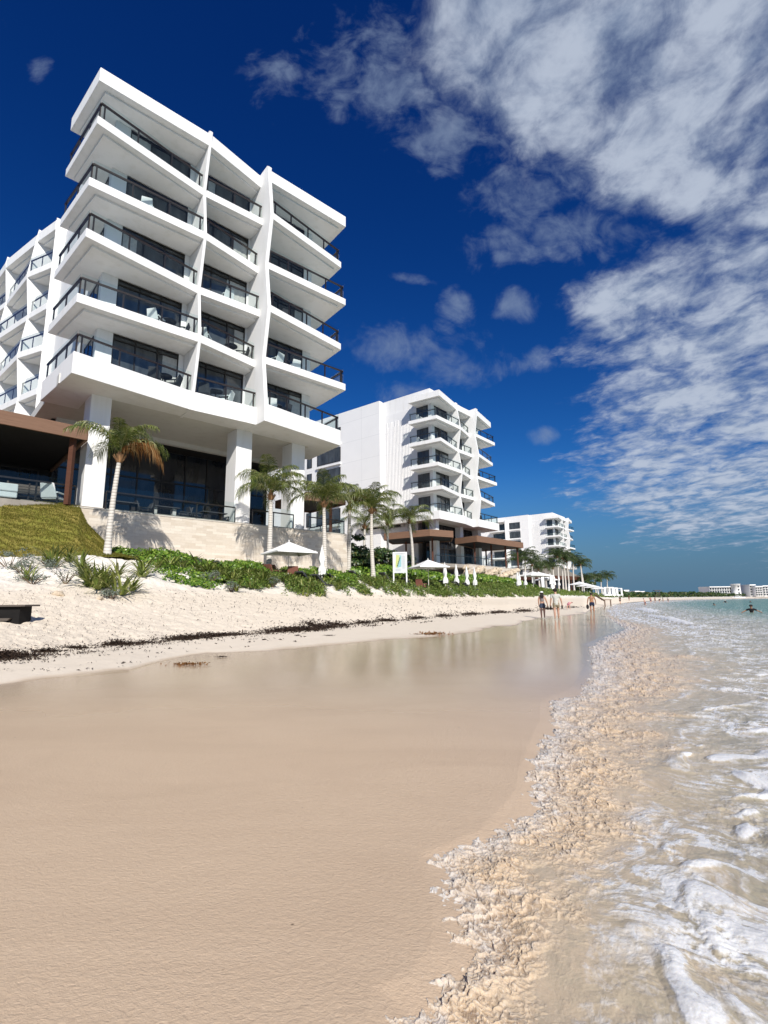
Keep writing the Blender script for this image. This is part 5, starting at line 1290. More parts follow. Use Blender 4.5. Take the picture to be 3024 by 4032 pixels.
parasol('open white parasol standing right of the map board', (lambda p: Vector((p.x, p.y, p.z - 2.5)))(at(1685, 2201, 41)), 2.6, 2.45, .35)
closed_parasol('folded white parasol against the trunk of the third palm', (lambda p: Vector((p.x, p.y, p.z - 2.62)))(at(1269, 2146, 30.0)), 2.55, 3)
CP = 'folded white parasols on the dune crest'
for i, (px, py, D, lab) in enumerate([(1750.6, 2213, 44, 'folded parasol just right of the open parasol by the map board'), (1795, 2219, 47, 'folded parasol second in the line on the dune before the middle hotel'), (1836, 2228, 49, 'folded parasol third in the line on the dune before the middle hotel'), (1867, 2232, 51, 'folded parasol fourth in the line, by the rubble slope'),
        (2036, 2250, 66, 'folded parasol at the right end of the middle hotel wall, left of a pair'), (2044, 2251, 70, 'folded parasol at the right end of the middle hotel wall, right of a pair'), (2066, 2249, 68, 'folded parasol in front of the two far open parasols'),
        (2165, 2256, 84, 'folded parasol right of the white cabana'), (2181, 2262, 88, 'second folded parasol right of the white cabana'), (2199, 2264, 90, 'wide folded parasol at the foot of the far palms'), (2238, 2296, 104, 'folded parasol at the left end of the far parasol row'), (2296, 2303, 118, 'folded parasol standing among the far open parasols')]):
    p = at(px, py, D); closed_parasol(lab, (p.x, p.y, p.z - 2.7), 2.6, 10 + i, CP)
FP = 'open white parasols of the beach club'
for i, (px, py, D, lab) in enumerate([(2097, 2249, 76, 'left one of two adjoining open parasols before the farthest hotel'), (2120, 2251, 80, 'right one of two adjoining open parasols before the farthest hotel'), (2150, 2269, 92, 'low open parasol beside the white cabana'), (2280, 2289, 108, 'first and largest open parasol of the far row on the dune crest'), (2309, 2296, 116, 'second open parasol of the far row'), (2335, 2302, 124, 'third open parasol of the far row'), (2357, 2308, 132, 'fourth open parasol of the far row, before the flat cabanas')]):
    p = at(px, py, D); parasol(lab, (p.x, p.y, p.z - 2.6), 3.3, 2.55, .4 + .1 * i, group=FP)
def cabana(label, loc, W=2.6, Dp=2.4, H=2.3, rz=.4, group='white beach cabanas'):
    t = thing('cabana', label, 'cabana', loc, rz, group)
    MB().box((-W / 2, -Dp / 2, H), (W / 2, Dp / 2, H + .14)).build('roof', M['canvas'], t)
    for x in (-1, 1):
        for y in (-1, 1):
            MB().box((x * W / 2 - .05 - (x > 0) * .01, y * Dp / 2 - .05, -.4), (x * W / 2 + .05, y * Dp / 2 + .05, H)).build('post', M['canvas'], t)
            c = MB(); pts = [(x * (W / 2 - .06 - q * .06), y * (Dp / 2 - .03) + .03 * math.sin(q * 2.1)) for q in range(10)]
            c.add([(a, b, .1) for a, b in pts] + [(a, b, H) for a, b in pts], [(q, q + 1, 11 + q, 10 + q) for q in range(9)], True); c.build('curtain', M['canvas'], t)
    MB().box((-W / 2 + .2, -Dp / 2 + .3, .05), (W / 2 - .2, Dp / 2 - .3, .4)).build('daybed', M['cushion'], t)
    return t
for px, py, D, lab in [(2137, 2268, 90, 'white curtained cabana left of the far palms'), (2384, 2312, 146, 'flat white cabana, left of three at the end of the far row'), (2402, 2314, 156, 'flat white cabana, middle of three at the end of the far row'), (2421, 2316, 166, 'flat white cabana, last at the right end of the far row')]:
    p = at(px, py, D); cabana(lab, (p.x, p.y, p.z - 2.44), 2.7 if D < 100 else 3.6, 2.4, 2.3)

# ------------------------------------------------------------------ seats on the dune
def lounger(label, loc, rz, mat, group):
    t = thing('sun_lounger', label, 'lounger', loc, rz, group)
    MB().box((-.33, -1.0, .24), (.33, .35, .36)).build('seat', M[mat], t, .03)
    b = MB(); b.sheet([(-.33, .33, .30), (-.33, .95, .86), (-.33, .89, .94), (-.33, .27, .40)], (.66, 0, 0)); b.build('backrest', M[mat], t, .02)
    for x in (-1, 1):
        for y in (-.85, .3): MB().box((x * .28 - .03, y - .03, -.12), (x * .28 + .03, y + .03, .25)).build('leg', M['frame'], t)
    return t
for px, D, rz, mat, lab in [(838, 25.0, 2.2, 'slate', 'charcoal lounger among the hedge, left of the second palm'), (905, 25.6, 2.4, 'slate', 'charcoal lounger just left of the second palm trunk'), (1036, 27.2, 2.3, 'slate', 'charcoal lounger right beside the second palm trunk'), (1222, 28.0, 2.5, 'slate', 'charcoal lounger left of the folded parasol'), (1284, 28.6, 2.4, 'slate', 'charcoal lounger right of the folded parasol'), (1336, 30.5, 2.3, 'slate', 'charcoal lounger low in the grass right of the third palm'),
                    (1425, 35, 2.2, 'slate', 'charcoal lounger left of the free-standing palm'), (1540, 38.5, 2.3, 'slate', 'charcoal lounger left of the map board'), (1622, 39.5, 2.4, 'slate', 'charcoal lounger right of the map board'), (1770, 45, 2.3, 'slate', 'charcoal lounger under the first folded parasol of the line'), (1815, 47, 2.4, 'slate', 'charcoal lounger between the second and third folded parasols'), (1853, 49, 2.3, 'slate', 'charcoal lounger between the third and fourth folded parasols')]:
    lounger(lab, onp(px, D + .6, -.34), rz, mat, 'sun loungers on the dune')
def armchair(label, loc, rz, mat='rust', s=1.0, group=None):
    t = thing('armchair', label, 'chair', loc, rz, group)
    MB().box((-.33 * s, -.33 * s, .26 * s), (.33 * s, .30 * s, .40 * s)).build('seat', M[mat], t, .03)
    MB().sheet([(-.36 * s, .26 * s, .30 * s), (-.30 * s, .46 * s, .92 * s), (.30 * s, .46 * s, .92 * s), (.36 * s, .26 * s, .30 * s)], (0, .08 * s, .02 * s)).build('backrest', M[mat], t, .02)
    for x in (-1, 1):
        MB().box((x * .36 * s - .035 * s, -.33 * s, .52 * s), (x * .36 * s + .035 * s, .34 * s, .58 * s)).build('armrest', M[mat], t)
        for y in (-.28, .26): MB().box((x * .34 * s - .025 * s, y * s - .025 * s, 0), (x * .34 * s + .025 * s, y * s + .025 * s, .53 * s)).build('leg', M['frame'], t)
    return t
for px, D, rz, lab in [(1073, 27.6, 2.6, 'terracotta chair under the left edge of the nearest open parasol'), (1098, 28.2, 2.3, 'terracotta chair left of the pole of the nearest open parasol'), (1150, 28.4, 3.4, 'terracotta chair right of the pole of the nearest open parasol'), (1662, 40.2, 2.6, 'terracotta chair under the open parasol by the map board')]:
    armchair(lab, onp(px, D, -.14), rz, 'rust', .9, 'terracotta chairs under parasols')
BC = 'chairs on the hotel balconies'
def balc(h, k, u, v): return h.world(u, v, h.zf(k) + .005)
FL = {1: 'lowest', 2: 'second', 3: 'third', 4: 'fourth', 5: 'top'}
BY = {1: 'wide left-hand', 2: 'narrow middle', 3: 'right-hand'}
def rtable(label, loc, group):
    t = thing('round_table', label, 'table', loc, 0, group); MB().tube([(0, 0, .68), (0, 0, .72)], .42, 18).build('tabletop', M['slate'], t); MB().tube([(0, 0, .02), (0, 0, .68)], .035, 8).build('pedestal', M['frame'], t); MB().tube([(0, 0, 0), (0, 0, .025)], .24, 12).build('foot', M['frame'], t)
for k, b, u, v, rz, mat in [(1, 1, 4.35, 1.2, 2.6, 'slate'), (1, 1, 5.35, 1.3, 4.0, 'slate'), (2, 1, 4.1, 1.0, 2.2, 'cushion'), (2, 1, 5.6, 1.25, 4.2, 'slate'), (1, 2, 7.3, 1.3, 2.6, 'slate'), (1, 2, 8.7, 1.4, 3.9, 'cushion'), (2, 2, 7.0, 1.1, 2.4, 'cushion'), (2, 2, 9.7, 1.5, 4.1, 'slate'), (2, 3, 11.9, .8, 3.4, 'cushion'), (2, 3, 13.4, .9, 3.0, 'cushion'), (1, 3, 11.5, .7, 2.9, 'cushion'), (1, 3, 12.6, .8, 3.4, 'slate'), (3, 2, 8.4, 1.3, 3.2, 'cushion'), (3, 3, 12.4, .9, 3.1, 'slate'), (4, 1, 3.2, 1.2, 2.8, 'cushion')]:
    armchair('%s chair at %s m along the %s balcony of the %s floor, nearest hotel' % ({'slate': 'dark', 'cushion': 'white'}[mat], ('%.1f' % u), BY[b], FL[k]) if False else '%s armchair on the %s balcony, %s floor, nearest hotel%s' % ({'slate': 'dark', 'cushion': 'white'}[mat], BY[b], FL[k], ', nearer the corner' if (k, b, u) in ((1, 1, 4.35), (2, 3, 11.9)) else (', farther from the corner' if (k, b, u) in ((1, 1, 5.35), (2, 3, 13.4)) else '')), balc(H1, k, u, v), PI / 2 - H1.th + rz, mat, .95, BC)
for k, b, u, v in [(1, 1, 4.85, 1.2), (2, 1, 4.85, 1.1), (1, 2, 8.0, 1.3), (2, 2, 8.9, 1.4), (1, 3, 12.05, .9), (2, 3, 12.6, .95)]:
    rtable('round dark table on the %s balcony of the %s floor of the nearest hotel' % (BY[b], FL[k]), balc(H1, k, u, v), 'round tables on the hotel balconies')
for k in (1, 2, 3, 4, 5):
    armchair('small chair on the %s corner balcony of the middle hotel, seaward side' % FL[k], balc(H2, k, 4.6, 1.2), 1.2, 'cushion' if k % 2 else 'slate', .95, BC)
    armchair('small chair on the side of the %s corner balcony of the middle hotel' % FL[k], balc(H2, k, .7, 3.6), 2.2, 'cushion' if k > 3 else 'slate', .95, BC)
    armchair('small chair on the %s right-hand balcony of the middle hotel' % FL[k], balc(H2, k, 12.8, .9), 3.0, 'cushion' if k > 3 else 'slate', .95, BC)
# terrace furniture
Zt = 4.9 + HC
def sofa(label, loc, rz, W=2.0):
    t = thing('sofa', label, 'sofa', loc, rz); MB().box((-W / 2, -.4, .12), (W / 2, .4, .42)).build('seat', M['cushion'], t, .05); MB().box((-W / 2, .28, .40), (W / 2, .46, .78)).build('backrest', M['cushion'], t, .05)
    for x in (-1, 1): MB().box((x * (W / 2 - .09) - .09, -.4, .40), (x * (W / 2 - .09) + .09, .27, .60)).build('armrest', M['cushion'], t, .04); MB().box((x * (W / 2 - .12) - .04, -.34, 0), (x * (W / 2 - .12) + .04, .34, .12)).build('leg', M['frame'], t)
p = H1.world(-2.2, 1.9, 0); sofa('low white sofa behind the railing at the left edge', (p.x, p.y, Zt), PI / 2 - H1.th + PI, 1.7)
p = H1.world(.15, 1.9, 0); armchair('white lounge chair beside the brown pergola post', (p.x, p.y, Zt), PI / 2 - H1.th + 2.4, 'cushion', 1.1)
for i, u in enumerate((-1.15, -.45 + .35)):
    p = H1.world(-1.28 if i == 0 else -.42, 2.1, 0); t = thing('slatted_bench', ('left' if i == 0 else 'right') + ' one of two grey slatted wooden bench backs behind the railing', 'bench', (p.x, p.y, Zt), PI / 2 - H1.th, 'slatted benches under the pergola')
    MB().box((-.40, 0, .30), (.40, .55, .38)).build('seat', M['weathered'], t)
    for q in range(4): MB().box((-.40, -.06, .42 + q * .13), (.40, -.02, .53 + q * .13)).build('slat', M['weathered'], t)
    for x in (-1, 1): MB().box((x * .42 - .03, -.08, 0), (x * .42 + .03, .55, .29)).build('leg', M['frame'], t); MB().box((x * .43 - .03, -.08, .29), (x * .43 + .03, 0, 1.0)).build('stile', M['weathered'], t)
for i, (u, lab) in enumerate([(3.6, 'behind the left part'), (5.9, 'behind the middle part'), (8.9, 'behind the right part')]):
    p = H1.world(u, 2.9, 0); t = thing('dining_table', 'dark dining table %s of the lobby terrace railing' % lab, 'table', (p.x, p.y, Zt), PI / 2 - H1.th, 'dining tables of the lobby terrace')
    MB().box((-.8, -.4, .70), (.8, .4, .75)).build('tabletop', M['slate'], t); 
    for x in (-.55, .55): MB().box((x - .1, -.2, 0), (x + .1, .2, .70)).build('leg', M['curtain'] if i == 1 else M['frame'], t)
    for j, dx in enumerate((-1.15, 1.1)):
        q = H1.world(u + dx, 2.8, 0); armchair('dark chair at the %s end of the table %s of lobby railing' % (('left', 'right')[j], lab), (q.x, q.y, Zt), PI / 2 - H1.th + (PI / 2 if j == 0 else -PI / 2), 'slate', .95, 'dining chairs of the lobby terrace')
p = H1.world(3.9, 8.88, 0); t = thing('exit_sign', 'small green exit sign on the dark lobby glazing', 'sign', (p.x, p.y, Zt + 2.05), PI / 2 - H1.th)
MB().box((-.17, 0, 0), (.17, .05, .26)).build('panel', mat_plain('exit_green', (.01, .16, .07), .5), t)
pm = MB(); pm.box((-.03, -.006, .10), (.02, -.002, .18)); pm.box((-.01, -.006, .18), (.025, -.002, .215)); pm.box((-.06, -.006, .05), (-.01, -.002, .09)); pm.box((.01, -.006, .05), (.045, -.002, .10)); pm.box((.07, -.006, .11), (.13, -.002, .15)); pm.build('pictogram', M['cushion'], t)

# ------------------------------------------------------------------ map board
p = at(1576, 2283, 38.5); p.z = at(1576, 2285, 38.5).z; t = thing('map_board', 'white framed map board on two posts, with a yellow and blue plan of the coast', 'sign', p, -.06)
W_, B0, B1 = 1.08, .55, 2.14
for x in (-1, 1): MB().box((x * (W_ / 2 - .05) - .05, -.05, -.4), (x * (W_ / 2 - .05) + .05, .05, B1)).build('post', M['cushion'], t)
MB().box((-W_ / 2 + .1, -.03, B0), (W_ / 2 - .1, .03, B1 - .09)).build('board', mat_plain('board_grey', (.60, .63, .64), .5, .05), t)
MB().box((-W_ / 2 + .1, -.055, B1 - .089), (W_ / 2 - .1, .055, B1)).build('top_rail', M['cushion'], t)
pl = MB()
def poly(b, pts, y): b.add([(x, y, z) for x, z in pts], [tuple(range(len(pts)))])
def lay(nm, col, shapes, y):
    b = MB(); [poly(b, s_, y) for s_ in shapes]; b.build(nm, mat_plain('print_' + nm, col, .5, .06), t)
lay('printed_sea', (.26, .46, .50), [[(-.20, .95), (.10, 1.02), (.12, 1.88), (-.02, 1.90)]], -.034)
lay('printed_land', (.50, .54, .20), [[(-.34, .98), (-.20, .95), (-.10, 1.35), (-.02, 1.90), (-.28, 1.93)]], -.036)
lay('printed_buildings', (.04, .10, .05), [[(-.24 + .045 * q, 1.05 + .14 * q), (-.17 + .045 * q, 1.04 + .14 * q), (-.13 + .045 * q, 1.16 + .14 * q), (-.21 + .045 * q, 1.17 + .14 * q)] for q in range(5)], -.038)
lay('printed_lines', (.36, .40, .42), [[(.16, 1.86 - .055 * q), (.34 + .03 * (q % 3), 1.86 - .055 * q), (.34 + .03 * (q % 3), 1.845 - .055 * q), (.16, 1.845 - .055 * q)] for q in range(19)] + [[(-.33, .86 - .05 * q), (.05 + .04 * (q % 2), .86 - .05 * q), (.05 + .04 * (q % 2), .845 - .05 * q), (-.33, .845 - .05 * q)] for q in range(4)] + [[(-.33, 2.0), (.3, 2.0), (.3, 1.975), (-.33, 1.975)]], -.037)

# ------------------------------------------------------------------ dark timber box at the left edge, half sunk in the sand
p = at(60, 2446, 11.6); p.z = at(60, 2447, 11.6).z; t = thing('timber_platform', 'blackened timber platform with overhanging top plank, half sunk in sand at left edge', 'platform', (p.x, p.y, p.z), .10)
MB().box((-2.6, -.05, .33), (.20, .55, .37)).build('top_plank', M['weathered'], t)
MB().box((-2.6, .04, -.12), (.05, .12, .33)).build('side_board', M['black_wood'], t)
MB().box((-.03, .12, -.12), (.05, .5, .33)).build('end_board', M['black_wood'], t)
MB().sheet([(-2.6, -.05, .02), (-.15, -.05, .02), (-.09, -.05, .075), (-2.6, -.05, .075)], (0, .08, 0)).build('skirting', M['weathered'], t)
MB().box((-2.5, .2, -.12), (-.1, .48, -.02)).build('bearer', M['black_wood'], t)
# rocks
def rock(label, loc, s, seed, group=None):
    r = np.random.RandomState(seed); b = MB(); b.blob((0, 0, 0), (s, s * .75, s * .55), 14, 10); vs = []
    for v in b.v:
        V_ = Vector(v); d = V_.normalized() if V_.length else V_; vs.append(tuple(V_ * (1 + .28 * mnoise.noise(d * 1.7 + Vector((seed, 0, 0))) + .12 * mnoise.noise(d * 5 + Vector((0, seed, 0))))))
    b.v = vs; b.sm = [False] * len(b.f); o = b.build('boulder' if s > .3 else 'stone', M['rock']); o.location = loc; o.rotation_euler = (0, 0, seed); tag(o, label, 'rock', group); return o
rock('flat yellow stone on the sand below the left grass bank', onp(226, 14.7, .02), .20, 3); rock('small pale stone left of the blue-grey rosette', onp(393, 15.3, .02), .12, 5)
rb = None
for i in range(30):
    px = 1835 + (i * 37) % 200; D = 60 + (px - 1835) * .075 + (i * 7 % 5) * .5; pz_ = 2236 + (px - 1835) * .05 + (i * 13 % 9) * 3.4; q = at(px, pz_, D)
    if i < 3: o = rock('pale broken boulder in the rubble slope under the wall of the middle hotel', q, .55 + .15 * i, 20 + i, 'rubble boulders below the middle hotel'); rb = (rb or []) + [o]
    else: o = rb[i % 3].copy(); COL.objects.link(o); o.location = q; o.rotation_euler = (i * .7, 0, i * 1.3); o.scale = (.6 + .5 * (i % 4) / 3,) * 3

# ------------------------------------------------------------------ wooden stairs down the far dune
a_ = Vector(onp(2342, 86)); a_.z = at(2342, 2341, 86).z; b_ = at(2372, 2361, 84); c_ = at(2412, 2362, 83)
t = thing('wooden_stairs', 'brown wooden stairs and landing running down the far dune to the beach', 'stairs', (a_.x, a_.y, a_.z)); o_ = Vector((a_.x, a_.y, a_.z)); B_ = b_ - o_; C_ = c_ - o_
st = MB(); n = 7
for q in range(n): c = (B_ * (q / n)); st.box((c.x - .02, c.y - .6, c.z - .05), (c.x + B_.x / n + .06, c.y + .6, c.z + .02))
st.build('treads', M['steps'], t); MB().bar(Vector((0, -.6, -.15)), B_ + Vector((0, -.6, -.15)), .07, .22).build('stringer', M['steps'], t)
MB().box((B_.x, B_.y - .6, B_.z - .08), (C_.x, B_.y + .6, B_.z + .03)).build('landing', M['steps'], t)
for x in (B_.x + .15, C_.x - .12): MB().box((x - .07, B_.y - .55, B_.z - 1.1), (x + .07, B_.y - .4, B_.z - .081)).build('post', M['steps'], t)

# ------------------------------------------------------------------ beach club behind the far parasols
c0 = at(2150, 2281, 150); t = thing('beach_club', 'low brown beach club with a grey thatched roof behind the far palms', 'building', (c0.x, c0.y, c0.z - 2.5), 0); o_ = Vector((c0.x, c0.y, c0.z - 2.5))
L_ = at(2314, 2284, 165) - at(2150, 2268, 150); ang = math.atan2(L_.y, L_.x); LL = math.hypot(L_.x, L_.y)
t.rotation_euler = (0, 0, ang)
MB().box((0, 0, 2.6), (LL, 9, 3.7)).build('fascia', M['wood_dark'], t); MB().box((.6, 1.2, -1), (LL - .8, 8.4, 2.6)).build('wall', M['dark'], t)
for q in range(6): MB().box((.3 + q * (LL - .8) / 5, .15, -1), (.55 + q * (LL - .8) / 5, .4, 2.6)).build('post', M['wood_dark'], t)
for q in range(5): MB().box((.9 + q * (LL - .8) / 5, 1.1, -.2), (.3 + (q + .9) * (LL - .8) / 5, 1.19, 2.4)).build('window', M['lobby_pane'], t)
th = MB(); th.add([(1, .5, 3.7), (LL - 3, .5, 3.7), (LL - 3, 8.5, 3.7), (1, 8.5, 3.7), (3.2, 4.5, 7.9), (LL * .45, 4.5, 7.9)], [(0, 1, 5, 4), (1, 2, 5), (2, 3, 4, 5), (3, 0, 4)]); th.build('thatched_roof', M['thatch'], t)

# ------------------------------------------------------------------ across the bay
def far_block(label, px0, px1, ytop, ybot, D, floors, bays, depth=18, drum=None, dark=True, group='white buildings across the bay'):
    a = at(px0, ybot, D); b = at(px1, ybot, D); h = at(px0, ytop, D).z - a.z; W = b.x - a.x
    t = thing('far_building', label, 'building', (a.x, a.y, min(a.z, 2.6)), 0, group); dz = a.z - min(a.z, 2.6)
    MB().box((0, 0, -1), (W, depth, h + dz)).build('wall', M['panel'], t)
    fh = (h + dz) / floors
    for f in range(floors):
        for q in range(bays):
            x0 = W * (q + .12) / bays; x1 = W * (q + .88) / bays
            w_ = MB().box((x0, -.12, f * fh + fh * .18), (x1, -.02, f * fh + fh * .80)).build('window', M['pane'] if dark else M['frame'], t)
            MB().box((x0 - .1, -1.0, f * fh + fh * .02), (x1 + .1, -.01, f * fh + fh * .14)).build('balcony', M['white'], t)
    MB().box((-.5, -1.4, h + dz + .002), (W + .5, depth, h + dz + .9)).build('roof', M['white'], t)
    return t
far_block('long low white building with a dark loggia front across the bay', 2796, 2884, 2313, 2341, 520, 3, 9)
p = at(2900, 2341, 518); t = thing('drum_building', 'round white drum building between the two blocks across the bay', 'building', (p.x, p.y, 2.6), 0, 'white buildings across the bay')
MB().tube([(0, 0, -1), (0, 0, 11.6)], 4.2, 24).build('wall', M['white'], t); MB().tube([(0, 0, 11.6), (0, 0, 12.1)], 4.4, 24).build('roof', M['white'], t)
for q in range(3): MB().box((-.7 + q * 0, -4.35, 2.2 + q * 3.2), (.7, -4.12, 3.9 + q * 3.2)).build('window', M['pane'], t)
far_block('dark middle building with broken white parapets across the bay', 2916, 2954, 2316, 2341, 526, 3, 5)
far_block('tall white slab with dark slits across the bay', 2955, 2975, 2305, 2343, 512, 4, 2)
far_block('white building with curved balconies at the right edge across the bay', 2977, 3003, 2312, 2344, 508, 4, 3)
far_block('white building cut by the right edge of the picture across the bay', 3006, 3060, 2309, 2344, 508, 4, 5)
far_block('small white house far off left of the lifeguard tower', 2500, 2514, 2331, 2340, 430, 2, 2, 8); far_block('low white house far off, nearer the lifeguard tower', 2518, 2535, 2332, 2339, 440, 1, 3, 8); far_block('tiny white house at the end of the far cabanas', 2458, 2471, 2329, 2341, 300, 2, 2, 6)
p = at(2589, 2339, 330); t = thing('lifeguard_tower', 'small dark lifeguard tower with a flat roof on the far beach', 'tower', p)
MB().box((-2.3, -1.2, 2.2), (2.3, 1.2, 2.5)).build('roof', M['weathered'], t); MB().box((-1.2, -.9, .6), (1.2, .9, .75)).build('deck', M['weathered'], t)
for x in (-1, 1):
    for y in (-.8, .8): MB().box((x - .1, y - .1, -2.4), (x + .1, y + .1, 2.2)).build('post', M['weathered'], t)
p = at(2908, 2353, 470); t = thing('motor_boat', 'small white motor boat moored off the far shore', 'boat', (p.x, p.y, 0), .1)
hb = MB(); hb.sheet([(-6, 0, .1), (5, 0, .1), (7.5, 0, 1.6), (-6.2, 0, 1.3)], (0, 2.4, 0)); hb.build('hull', M['cushion'], t); MB().box((-2.5, .4, 1.45), (1.5, 2.0, 2.6)).build('cabin', M['cushion'], t); MB().box((-2.3, .38, 1.9), (1.3, .395, 2.4)).build('window', M['pane'], t)
# far shore scrub: a wood that reads as one mass
def far_wood():
    r = np.random.RandomState(77); N = 9000; px = r.uniform(2440, 3060, N); t_ = tt(px); D, Z = profile(t_); yy = D[4] + 6 + r.rand(N) * 60 * np.clip(D[4] / 400, .4, 1); X = t_ * yy
    hmax = np.interp(px, [2440, 2560, 2700, 2800, 2900, 3060], [1.6, 3.0, 4.2, 3.8, 2.6, 2.4]) * (1 + .5 * fbm(px * .05, px * 0 + 1, 401, 4))
    z = base_z(X, yy) + r.rand(N) ** .6 * hmax
    o = leaf_mesh('far_wood', np.stack([X, yy, z], 1), np.stack([r.normal(0, .5, N), -np.ones(N) * .5, np.ones(N)], 1), 1.5, M['grape'], 1.2, .2, None, 78); tag(o, 'low dark green scrub along the far shore of the bay', 'woodland', kind='stuff')
far_wood()
# dark wooded fringe behind the beach club
for i, (px, py, D, w_, h_, lab) in enumerate([(2330, 2312, 150, 4.5, 4.2, 'dark bushy tree at the right end of the beach club'), (2300, 2308, 152, 3, 3.0, 'low bush beside the beach club end wall'), (2453, 2330, 210, 2.2, 2.6, 'lone round shrub on the far dune crest beyond the cabanas')]):
    b = at(px, py, D); b.z = gz(b.x, b.y); t = thing('bushy_tree', lab, 'tree', b); r = np.random.RandomState(300 + i); cs = []; ra = []
    for k in range(16): f = r.rand(); a = r.uniform(0, 2 * PI); q = w_ * .5 * math.sqrt(r.rand()); cs.append((q * math.cos(a), q * math.sin(a), .6 + f * (h_ - 1))); ra.append(r.uniform(.6, 1.1))
    P, Nn = clump_points(cs, ra, 26, r, .9, .35); leaf_mesh('crown', P, Nn, .42, M['grape'], 1.2, .15, t, 310 + i); MB().tube([(0, 0, -.5), (0, 0, h_ * .6)], .14, 6).build('trunk', M['twig'], t)
# ------------------------------------------------------------------ light: sun behind the camera, clear sky with a bank of cloud
SUN_EL, SUN_AZ = math.radians(36.5), math.radians(163)
sd = bpy.data.lights.new('sun', 'SUN'); sd.energy = 4.2; sd.angle = math.radians(.53); sd.color = (1, .955, .88)
so = bpy.data.objects.new('sun', sd); COL.objects.link(so)
sv = Vector((math.sin(SUN_AZ) * math.cos(SUN_EL), math.cos(SUN_AZ) * math.cos(SUN_EL), math.sin(SUN_EL)))
so.rotation_euler = sv.to_track_quat('Z', 'Y').to_euler(); so.location = sv * 50

w = bpy.data.worlds.new('World'); scene.world = w; w.use_nodes = True
nt = w.node_tree; nt.nodes.clear()
def N(typ, **kw):
    n = nt.nodes.new('ShaderNode' + typ)
    for k, v in kw.items(): setattr(n, k, v)
    return n
def lk(a, b): nt.links.new(a, b)
def mth(op, a, b=None, c=None, clamp=False):
    m = N('Math', operation=op, use_clamp=clamp)
    for i, v in enumerate((a, b, c)):
        if v is None: continue
        if isinstance(v, bpy.types.NodeSocket): lk(v, m.inputs[i])
        else: m.inputs[i].default_value = v
    return m.outputs[0]
def wmix(f, a, b, blend='MIX'):
    m = N('Mix', data_type='RGBA', blend_type=blend)
    for sck, v in ((m.inputs[0], f), (m.inputs[6], a), (m.inputs[7], b)):
        if isinstance(v, bpy.types.NodeSocket): lk(v, sck)
        elif hasattr(v, '__len__'): sck.default_value = (*v, 1)
        else: sck.default_value = v
    return m.outputs[2]
sky = N('TexSky'); sky.sky_type = 'NISHITA'; sky.sun_disc = False
sky.sun_elevation = SUN_EL; sky.sun_rotation = SUN_AZ
sky.altitude = 0; sky.air_density = 1.0; sky.dust_density = .6; sky.ozone_density = 3.0
SKY_STR = .10
tc = N('TexCoord').outputs['Generated']
sep = N('SeparateXYZ'); lk(tc, sep.inputs[0]); dx, dy, dz = sep.outputs
yy = mth('MAXIMUM', dy, .08)
a = mth('DIVIDE', dx, yy); b = mth('DIVIDE', dz, yy)             # direction as (sideways, up) slopes
zz = mth('ADD', mth('MAXIMUM', dz, 0.), .10)
cl = N('CombineXYZ'); lk(mth('DIVIDE', dx, zz), cl.inputs[0]); lk(mth('DIVIDE', dy, zz), cl.inputs[1]); cl = cl.outputs[0]   # the flat cloud layer
def noi(vec, scale, detail, rough, dist=0, sc=None, rot=0, off=(0, 0, 0)):
    mp = N('Mapping'); lk(vec, mp.inputs[0]); mp.inputs['Location'].default_value = off
    mp.inputs['Rotation'].default_value = (0, 0, rot)
    if sc: mp.inputs['Scale'].default_value = sc
    n = N('TexNoise'); lk(mp.outputs[0], n.inputs['Vector']); n.inputs['Scale'].default_value = scale
    n.inputs['Detail'].default_value = detail; n.inputs['Roughness'].default_value = rough; n.inputs['Distortion'].default_value = dist
    return n.outputs[0]
def slope(px, py):
    v = at(px, py, 1.0); return v.x, v.z - HC
def blob(px, py, rx, ry, ang=0., soft=1.0):
    """soft ellipse of cloud cover; centre and size from sighted directions"""
    cx, cy = slope(px, py); ex = abs(slope(px + rx, py)[0] - cx); ey = abs(slope(px, py - ry)[1] - cy)
    u = mth('SUBTRACT', a, cx); v = mth('SUBTRACT', b, cy)
    c, s = math.cos(ang), math.sin(ang)
    p = mth('DIVIDE', mth('ADD', mth('MULTIPLY', u, c), mth('MULTIPLY', v, s)), ex)
    q = mth('DIVIDE', mth('ADD', mth('MULTIPLY', u, -s), mth('MULTIPLY', v, c)), ey)
    r2 = mth('ADD', mth('MULTIPLY', p, p), mth('MULTIPLY', q, q))
    return mth('SUBTRACT', 1.0, r2)            # 1 in the middle, 0 on the rim, negative outside
BL = [  # px, py, rx, ry, tilt : the big bank upper right, the lower right bank, then stray puffs
    (2750, 150, 1150, 560, -.35), (2950, 620, 700, 330, -.1), (2200, 180, 620, 420, -.6),
    (3050, 1350, 760, 520, .15), (3050, 1800, 780, 330, .1), (2650, 1250, 420, 200, -.2)]
PU = [(1630, 1380, 330, 95, -.12), (1780, 1440, 190, 90, 0), (1975, 1005, 70, 34, .1), (1800, 1215, 80, 70, -.6), (1750, 1290, 50, 40, -.5),
      (2090, 740, 230, 120, .25), (1740, 540, 260, 130, -.1), (2220, 920, 380, 110, .18), (1540, 330, 240, 150, .2), (1620, 1095, 90, 25, -.15), (2020, 1200, 90, 70, -.3), (2130, 1415, 75, 50, .1),
      (2260, 1385, 70, 60, .1), (2140, 1715, 70, 32, .1), (1450, 260, 230, 200, .3), (1060, 290, 120, 100, .2), (155, 265, 50, 50, 0), (1760, 640, 90, 50, .4), (1600, 1550, 130, 60, 0)]
def mx(l):
    o = l[0]
    for k in l[1:]: o = mth('MAXIMUM', o, k)
    return o
bank = mx([blob(*k) for k in BL]); puff = mx([blob(*k) for k in PU])
